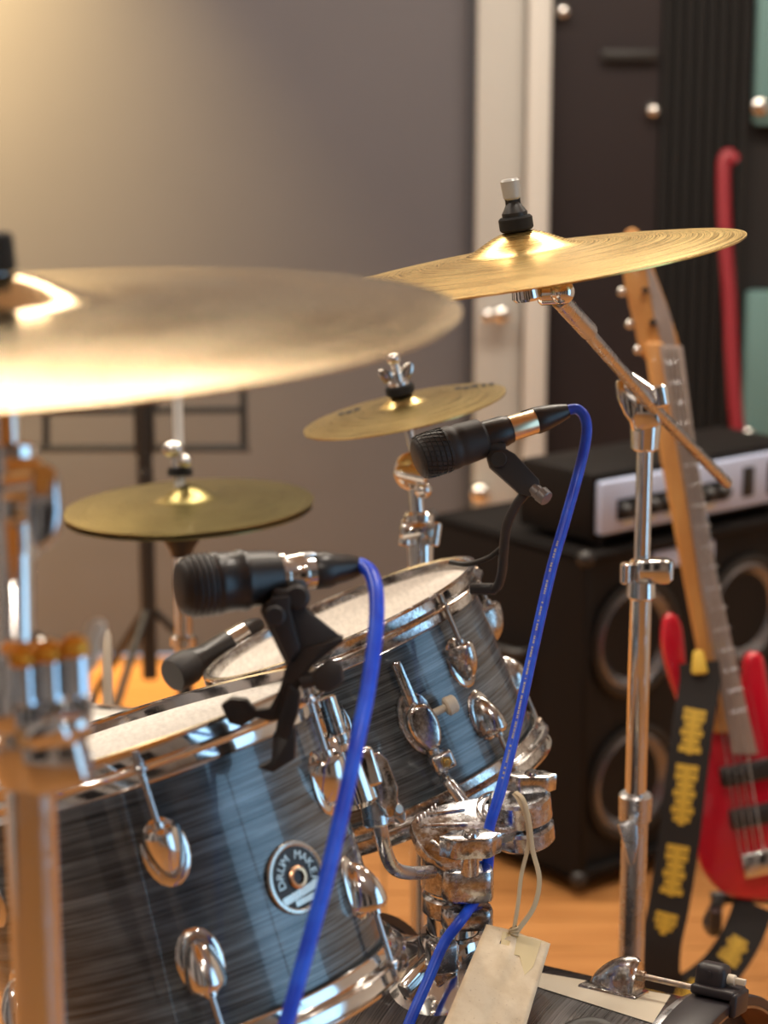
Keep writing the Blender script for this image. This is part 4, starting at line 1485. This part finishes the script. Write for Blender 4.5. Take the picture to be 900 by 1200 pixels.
ze = max(-0.42, (pe - BC).dot(AX))
f0 = math.degrees(math.atan2(BC.y - pe.y, pe.z - BC.z))
tail = [bass_pt(f_, RB + 0.012, ze) for f_ in (62, 82, 100)]
tail += [V((tail[-1].x - 0.02, tail[-1].y - 0.02, 0.10)), V((tail[-1].x - 0.05, tail[-1].y - 0.10, 0.009)), V((tail[-1].x - 0.3, tail[-1].y - 0.4, 0.007))]
pb = smooth_path([P(*c) for c in cb_] + tail, 8)
cab2 = MB().tube(pb, 0.0056, 16).solo('microphone_cable', 'blue', 'blue cable running from the gold connector down to the tom holder', 'cable', 'blue microphone cables')
pm = MB()
i = 54
rnd = random.Random(3)
L_ = 0.0
for i in range(52, 79):
    a, b = pb[i], pb[i + 1]
    t = (b - a).normalized()
    nrm = (CAM - a)
    nrm = (nrm - t * nrm.dot(t)).normalized()
    nrm = (nrm + t.cross(nrm) * 0.25).normalized()
    s_ = 0.0
    while s_ < (b - a).length - 0.001:
        l_ = rnd.uniform(0.0008, 0.0022)
        if rnd.random() < 0.72:
            pm.box((0.0018, l_, 0.0004), frame(a + t * s_ + nrm * 0.0057, nrm, t.cross(nrm)))
        s_ += l_ + 0.0008
pmo = pm.build('printed_lettering', 'white', cab2)
pmo['kind'] = 'stuff'

# ------------------------------------------------------------------ paper tag on its loop of twine
tg = thing('paper_tag', 'worn cream paper tag hanging by twine from the tom holder', 'tag', P(597, 1104, 2.10))
cn = [P(570, 1083, 2.105), P(645, 1106, 2.105), P(599, 1262, 1.93), P(502, 1242, 1.93)]
nx, ny = 14, 24
vs, fs = [], []
hole = (0.345, 0.095)
nrm = ((cn[1] - cn[0]).cross(cn[3] - cn[0])).normalized()
if nrm.dot(FWD) > 0:
    nrm = -nrm
for i in range(nx + 1):
    for j in range(ny + 1):
        a, b = i / nx, j / ny
        p = cn[0] * (1 - a) * (1 - b) + cn[1] * a * (1 - b) + cn[2] * a * b + cn[3] * (1 - a) * b
        h = 0.0022 * math.sin(a * 3.0 + b * 1.2) + 0.0016 * math.exp(-((a - 0.42) ** 2 + (b - 0.24) ** 2) / 0.02) - 0.0016 * math.exp(-((a - 0.62 + 0.1 * b) ** 2) / 0.006) + 0.002 * math.exp(-((a - 0.68) ** 2 + (b - 0.62) ** 2) / 0.003)
        vs.append(p + nrm * h)
for i in range(nx):
    for j in range(ny):
        if abs((i + 0.5) / nx - 0.36) < 0.04 and abs((j + 0.5) / ny - 0.103) < 0.022:
            continue
        q = i * (ny + 1) + j
        fs.append((q, q + 1, q + ny + 2, q + ny + 1))
tm = MB().add(vs, fs)
to_ = tm.build('card', 'paper', tg)
sol = to_.modifiers.new('thickness', 'SOLIDIFY')
sol.thickness = 0.0006


def on_card(x, y, off=0.0012):
    return on_plane(x, y, cn[0], nrm) + nrm * off


MB().prism([on_card(x, y, 0.0024) for x, y in [(588, 1093), (634, 1105), (624, 1135), (614, 1145), (608, 1122), (585, 1118)]], -nrm * 0.0004).build('tape_patch', 'tape', tg)
MB().lathe([(0.0036, -0.0006), (0.0052, -0.0006), (0.0054, 0.0004), (0.0036, 0.0006)], frame(on_card(597, 1105, 0.0020), nrm), 24, loop=True).build('eyelet', 'tape', tg)
tw = MB()
tw.tube(smooth_path([P(602, 930, 2.152), P(608, 938, 2.145), P(617, 960, 2.135), P(619, 990, 2.13), P(611, 1025, 2.125), P(607, 1060, 2.115), P(602, 1090, 2.10), P(598, 1104, 2.098)], 8), 0.0022, 10, flat=RIGHT)
tw.tube(smooth_path([P(604, 928, 2.152), P(613, 937, 2.143), P(620, 962, 2.133), P(624, 995, 2.128), P(632, 1030, 2.12), P(626, 1062, 2.112), P(610, 1086, 2.10), P(599, 1100, 2.096)], 8), 0.0026, 10, flat=RIGHT)
for k in range(3):
    tw.lathe([(0.0040, -0.0012), (0.0054, 0), (0.0040, 0.0012)], frame(P(602, 1088 + 3.2 * k, 2.098), UP * 1.0 + RIGHT * 0.35 * (k - 1)), 16)
tw.build('twine_loop', 'twine', tg)

# ------------------------------------------------------------------ bass cabinet and amplifier head
YAW = R(39)
fx = V((math.cos(YAW), math.sin(YAW), 0))     # along the front, away to the right
sx = V((-math.sin(YAW), math.cos(YAW), 0))    # along the side, away to the left
cc = P(678, 1036, 1.0) - CAM
corner = CAM + cc * (-(CAM.z - 0.03) / cc.z)
corner.z = 0.03
CH, CW, CDp = 0.60, 0.60, 0.42
TCab = frame(corner, V((0, 0, 1)), fx)        # x along front, y into the cabinet
cab = thing('speaker_cabinet', 'black bass speaker cabinet with round cones under the amplifier head', 'speaker cabinet', TCab)
t_ = 0.018
lb_ = lambda mb, nm, m, p=cab: mb.build(nm, m, p, world=False)
bxl = lambda x0, x1, y0, y1, z0, z1, b=0.004: MB().box((x1 - x0, y1 - y0, z1 - z0), Mx.Translation(V(((x0 + x1) / 2, (y0 + y1) / 2, (z0 + z1) / 2))), b)
q = bxl(0, t_, 0, CDp, 0, CH)
for a in ((CW - t_, CW, 0, CDp, 0, CH), (0, CW, 0, CDp, 0, t_), (0, CW, 0, CDp, CH - t_, CH), (0, CW, CDp - t_, CDp, 0, CH)):
    q2 = bxl(*a)
    q.add(q2.v, q2.f)
lb_(q, 'case', 'tolex')
lb_(bxl(t_, CW - t_, 0.022, 0.04, t_, CH - t_, 0), 'baffle', 'grillecloth')
sm = MB().lathe([(0.098, 0.0), (0.110, -0.004), (0.110, -0.010), (0.100, -0.014), (0.094, -0.010)], None, 44, loop=True).mesh('speaker_frame', 'blackmetal')
cm = MB().lathe([(0.096, -0.008), (0.088, -0.013), (0.081, -0.006), (0.040, 0.024), (0.038, 0.022), (0.030, 0.010), (0.016, 0.003), (0, 0.0)], None, 44).mesh('cone', 'cone')
for (s_, z) in ((0.145, 0.155), (0.145, 0.425), (0.435, 0.155), (0.435, 0.425)):
    Tq = Mx.Translation(V((s_, 0.022, z))) @ Mx.Rotation(-PI / 2, 4, 'X')
    w_ = place('speaker', sm, cab, Tq)
    place('cone', cm, w_, Mx.Identity(4))
for (x_, z) in ((0.0, 0.0), (CW, 0.0), (0.0, CH), (CW, CH)):
    for y_ in (0.0, CDp):
        lb_(MB().ball(0.016, Mx.Translation(V((x_ + (0.006 if x_ == 0 else -0.006), y_ + (0.006 if y_ == 0 else -0.006), z + (0.006 if z == 0 else -0.006)))), 14, 8), 'corner_cap', 'black')
for x_ in (0.06, CW - 0.06):
    for y_ in (0.06, CDp - 0.06):
        lb_(MB().cyl((x_, y_, -0.03), (x_, y_, 0.0), 0.02, 0.022, 16), 'foot', 'rubber')
lb_(MB().box((0.16, 0.008, 0.035), Mx.Translation(V((0.26, 0.014, CH * 0.985 - 0.03))), 0.003), 'name_plate', 'panel')
lb_(MB().tube(smooth_path([V((-0.004, 0.13, 0.40)), V((-0.03, 0.15, 0.40)), V((-0.03, 0.27, 0.40)), V((-0.004, 0.29, 0.40))], 5), 0.010, 10), 'carry_handle', 'black')

HZ = corner.z + CH
THd = frame(corner + fx * 0.045 + sx * 0.02 + V((0, 0, CH + 0.012)), V((0, 0, 1)), fx)
amp = thing('amplifier_head', 'bass amplifier head with pale blue-grey control panel on the cabinet', 'amplifier', THd)
lb2 = lambda mb, nm, m, p=amp: mb.build(nm, m, p, world=False)
AW, AH, AD = 0.53, 0.122, 0.20
lb2(bxl(0, AW, 0.012, AD, 0, AH, 0.006), 'case', 'tolex')
pn_ = lb2(bxl(0.008, AW - 0.008, -0.004, 0.014, 0.014, AH - 0.014, 0.004), 'control_panel', 'panel')
lb2(bxl(0.045, 0.33, -0.0075, -0.003, 0.036, 0.074, 0.002), 'lower_strip', 'grillecloth', pn_)
km = MB().cyl((0, 0, 0), (0, -0.020, 0), 0.0125, 0.0105, 20, 0.002).mesh('knob', 'black')
for k in range(8):
    place('knob', km, pn_, Mx.Translation(V((0.058 + 0.036 * k, -0.006, 0.055))))
for k in range(5):
    lb2(bxl(0.06 + 0.052 * k, 0.086 + 0.052 * k, -0.0068, -0.003, 0.026, 0.034, 0.001), 'dial_scale', 'strip', pn_)
lb2(bxl(0.37, 0.40, -0.0075, -0.003, 0.034, 0.09, 0.002), 'switch', 'black', pn_)
lb2(bxl(0.44, 0.50, -0.0075, -0.003, 0.030, 0.094, 0.002), 'vent', 'grillecloth', pn_)
for (x_, y_) in ((0.04, 0.04), (AW - 0.04, 0.04), (0.04, AD - 0.04), (AW - 0.04, AD - 0.04)):
    lb2(MB().cyl((x_, y_, -0.012), (x_, y_, 0.002), 0.012, seg=14), 'foot', 'rubber')

# ------------------------------------------------------------------ red bass guitar on a stand
GD = 3.30
gt = thing('bass_guitar', 'glossy red bass guitar leaning upright in front of the speaker cabinet', 'guitar', P(900, 1050, GD))
body = [(779, 724), (791, 720), (801, 738), (806, 790), (814, 830), (828, 850), (848, 852), (862, 838), (870, 800), (874, 772), (884, 764), (896, 772), (903, 810), (916, 850), (950, 890), (985, 940), (990, 1000), (960, 1044), (910, 1056), (858, 1052), (828, 1028), (815, 990), (818, 930), (822, 890), (806, 850), (788, 806), (776, 760)]
q = MB().prism([P(x, y, GD) for x, y in round_outline(body, 3)], FWD * 0.042, 0.010, 3)
q.build('body', 'red', gt)
nk0, nk1 = (856, 862), (742, 300)
neck = MB().prism([P(x, y, GD - 0.016) for x, y in [(756, 400), (778, 400), (803, 540), (868, 860), (836, 860), (776, 540)]], FWD * 0.022, 0.006, 3)
nk = neck.build('neck', 'maple', gt)
MB().prism([P(x, y, GD - 0.022) for x, y in [(773, 405), (800, 405), (812, 500), (832, 640), (888, 884), (858, 884), (800, 560)]], FWD * 0.010, 0.002).build('fretboard', 'fretboard', gt)
for k in range(18):
    t = k / 18
    a = P(775 + (856 - 775) * t + 4, 425 + (860 - 425) * t, GD - 0.0235)
    b = P(799 + (884 - 799) * t - 4, 423 + (855 - 423) * t, GD - 0.0235)
    MB().cyl(a, b, 0.0008, seg=6).build('fret', 'dullchrome', gt)
hs_ = MB().prism([P(x, y, GD) for x, y in round_outline([(757, 420), (744, 380), (733, 330), (728, 290), (736, 268), (752, 274), (768, 320), (786, 370), (797, 420)], 3)], FWD * 0.018, 0.004)
hs_.build('headstock', 'maple', gt)
MB().prism([P(x, y, GD - 0.001) for x, y in [(755, 300), (768, 325), (786, 372), (794, 415), (778, 415), (766, 370)]], FWD * -0.003, 0.001).build('headstock_veneer', 'fretboard', gt)
for k, (x, y) in enumerate(((732, 305), (738, 340), (747, 378), (757, 408))):
    MB().cyl(P(x + 6, y, GD + 0.008), P(x - 4, y + 2, GD + 0.008), 0.004, seg=10).ball((0.009, 0.006, 0.008), Mx.Translation(P(x - 8, y + 2, GD + 0.008)), 12, 8).build('tuning_peg', 'chrome', gt)
    MB().cyl(P(x + 18, y, GD), P(x + 18, y, GD - 0.016), 0.0055, seg=12).build('string_post', 'chrome', gt)
for k in range(4):
    MB().tube([P(779 + 5 * k, 408, GD - 0.026), P(868 + 9 * k, 1000, GD - 0.020)], 0.0013, 6).build('string', 'chrome', gt)
for y, x in ((905, 876), (955, 887)):
    MB().box((0.085, 0.020, 0.030), frame(P(x, y, GD - 0.006), UP + RIGHT * -0.2, RIGHT + UP * 0.2), 0.004).build('pickup', 'black', gt)
MB().box((0.070, 0.014, 0.038), frame(P(896, 1010, GD - 0.008), UP + RIGHT * -0.2, RIGHT + UP * 0.2), 0.003).build('bridge', 'chrome', gt)
# printed strap
stp = thing('guitar_strap', 'black strap with yellow block print hanging from the red bass guitar', 'strap', P(790, 1120, GD - 0.03))
sl = smooth_path([P(818, 765, GD - 0.03), P(820, 800, GD - 0.035), P(812, 850, GD - 0.045), P(803, 920, GD - 0.05), P(795, 990, GD - 0.05), P(784, 1060, GD - 0.05), P(774, 1110, GD - 0.05), P(776, 1150, GD - 0.04), P(800, 1166, GD - 0.03), P(840, 1140, GD - 0.02), P(868, 1100, GD - 0.005), P(884, 1060, GD + 0.01)], 6)


def ribbon(path, wd, th, off, i0, i1, w2=None):
    vs, fs = [], []
    for i in range(i0, i1 + 1):
        t = (path[min(i + 1, len(path) - 1)] - path[max(i - 1, 0)]).normalized()
        n = (CAM - path[i])
        n = (n - t * n.dot(t)).normalized()
        s_ = t.cross(n)
        for a, b in ((-1, 0), (1, 0), (1, 1), (-1, 1)):
            vs.append(path[i] + s_ * (a * wd / 2) + n * (off + b * th))
    m_ = i1 - i0
    for i in range(m_):
        for k in range(4):
            j = (k + 1) % 4
            fs.append((i * 4 + k, i * 4 + j, i * 4 + 4 + j, i * 4 + 4 + k))
    fs.append((3, 2, 1, 0))
    fs.append(tuple(m_ * 4 + k for k in range(4)))
    return MB().add(vs, fs)


ribbon(sl, 0.062, 0.003, 0.0, 2, len(sl) - 1).build('webbing', 'strap', stp)
MB().cyl(P(818, 762, GD - 0.036), P(820, 790, GD - 0.036), 0.008, 0.013, 16, 0.003).build('strap_end', 'yellow', stp)
for i0, i1 in ((10, 15), (16, 22), (24, 29), (31, 34), (46, 52), (56, 60)):
    b_ = MB()
    dn = smooth_path(sl[i0:i1 + 1], 6)
    for k in range(0, len(dn) - 4, 5):
        q = ribbon(dn, 0.026 + 0.008 * ((k // 5) % 2) + 0.008 * (k < 5), 0.0012, 0.0032, k, k + 4)
        b_.add(q.v, q.f)
    q = ribbon(dn, 0.010, 0.0011, 0.0032, 0, len(dn) - 1)
    b_.add(q.v, q.f)
    po_ = b_.build('print_block', 'yellow', stp)
    po_['kind'] = 'stuff'
# guitar stand: black A-frame
gst = thing('guitar_stand', 'black folding A-frame guitar stand under the red bass guitar', 'guitar stand', (P(880, 1060, GD + 0.06).x, P(880, 1060, GD + 0.06).y, 0))
gx, gy = P(880, 1060, GD + 0.06).x, P(880, 1060, GD + 0.06).y
zc_ = P(880, 1062, GD).z
MB().tube([V((gx - 0.09, gy - 0.13, 0.012)), V((gx + 0.02, gy + 0.02, zc_ + 0.05)), V((gx + 0.05, gy + 0.10, 0.5))], 0.010, 12).build('leg', 'black', gst)
MB().tube([V((gx + 0.13, gy - 0.13, 0.012)), V((gx + 0.03, gy + 0.02, zc_ + 0.05)), V((gx + 0.0, gy + 0.10, 0.5))], 0.010, 12).build('leg', 'black', gst)
MB().tube([V((gx + 0.03, gy + 0.26, 0.012)), V((gx + 0.025, gy + 0.09, 0.48))], 0.010, 12).build('leg', 'black', gst)
for s_ in (-0.075, 0.085):
    MB().tube(smooth_path([V((gx + s_ * 0.6, gy + 0.02, zc_ - 0.020)), V((gx + s_, gy - 0.06, zc_ - 0.024)), V((gx + s_, gy - 0.115, zc_ - 0.014)), V((gx + s_, gy - 0.120, zc_ + 0.020))], 5), 0.010, 12).build('cradle', 'black', gst)
MB().cyl((gx - 0.06, gy + 0.02, zc_ - 0.018), (gx + 0.075, gy + 0.02, zc_ - 0.018), 0.010, seg=12).build('crossbar', 'black', gst)

# ------------------------------------------------------------------ music stand at the back wall
MD = 4.62
mst = thing('music_stand', 'black wire music stand in front of the back wall at left', 'music stand', (P(176, 800, MD).x, P(176, 800, MD).y, 0))
mx, my = P(176, 800, MD).x, P(176, 800, MD).y
bar = MB()
for (a, b) in (((45, 526), (290, 524)), ((48, 482), (288, 480)), ((52, 420), (286, 418)), ((54, 372), (54, 528)), ((284, 372), (286, 526)), ((54, 372), (284, 372)), ((120, 372), (168, 480)), ((222, 372), (178, 480))):
    MB().box((0.016, 0.008, (P(*b, MD) - P(*a, MD)).length), frame((P(*a, MD) + P(*b, MD)) / 2, P(*b, MD) - P(*a, MD), RIGHT if abs(a[0] - b[0]) < 20 else UP), 0.002).build('desk_bar', 'blackmetal', mst)
MB().box((0.45, 0.05, 0.010), frame(P(170, 527, MD - 0.02), UP, RIGHT), 0.002).build('ledge', 'blackmetal', mst)
MB().cyl((mx, my, 0.15), (mx, my, P(172, 440, MD).z), 0.0170, seg=14).build('pole', 'blackmetal', mst)
MB().box((0.042, 0.03, 0.15), Mx.Translation(V((mx, my + 0.01, P(172, 480, MD).z))), 0.004).build('desk_bracket', 'blackmetal', mst)
MB().cyl((mx, my, 0.55), (mx, my, 0.61), 0.018, seg=14, bev=0.003).build('height_clamp', 'black', mst)
for k in range(3):
    a = R(250 + 120 * k)
    d_ = V((math.cos(a), math.sin(a), 0))
    MB().tube(smooth_path([V((mx, my, 0.30)) + d_ * 0.012, V((mx, my, 0.17)) + d_ * 0.13, V((mx, my, 0.010)) + d_ * 0.27], 5), 0.009, 10).build('leg', 'blackmetal', mst)
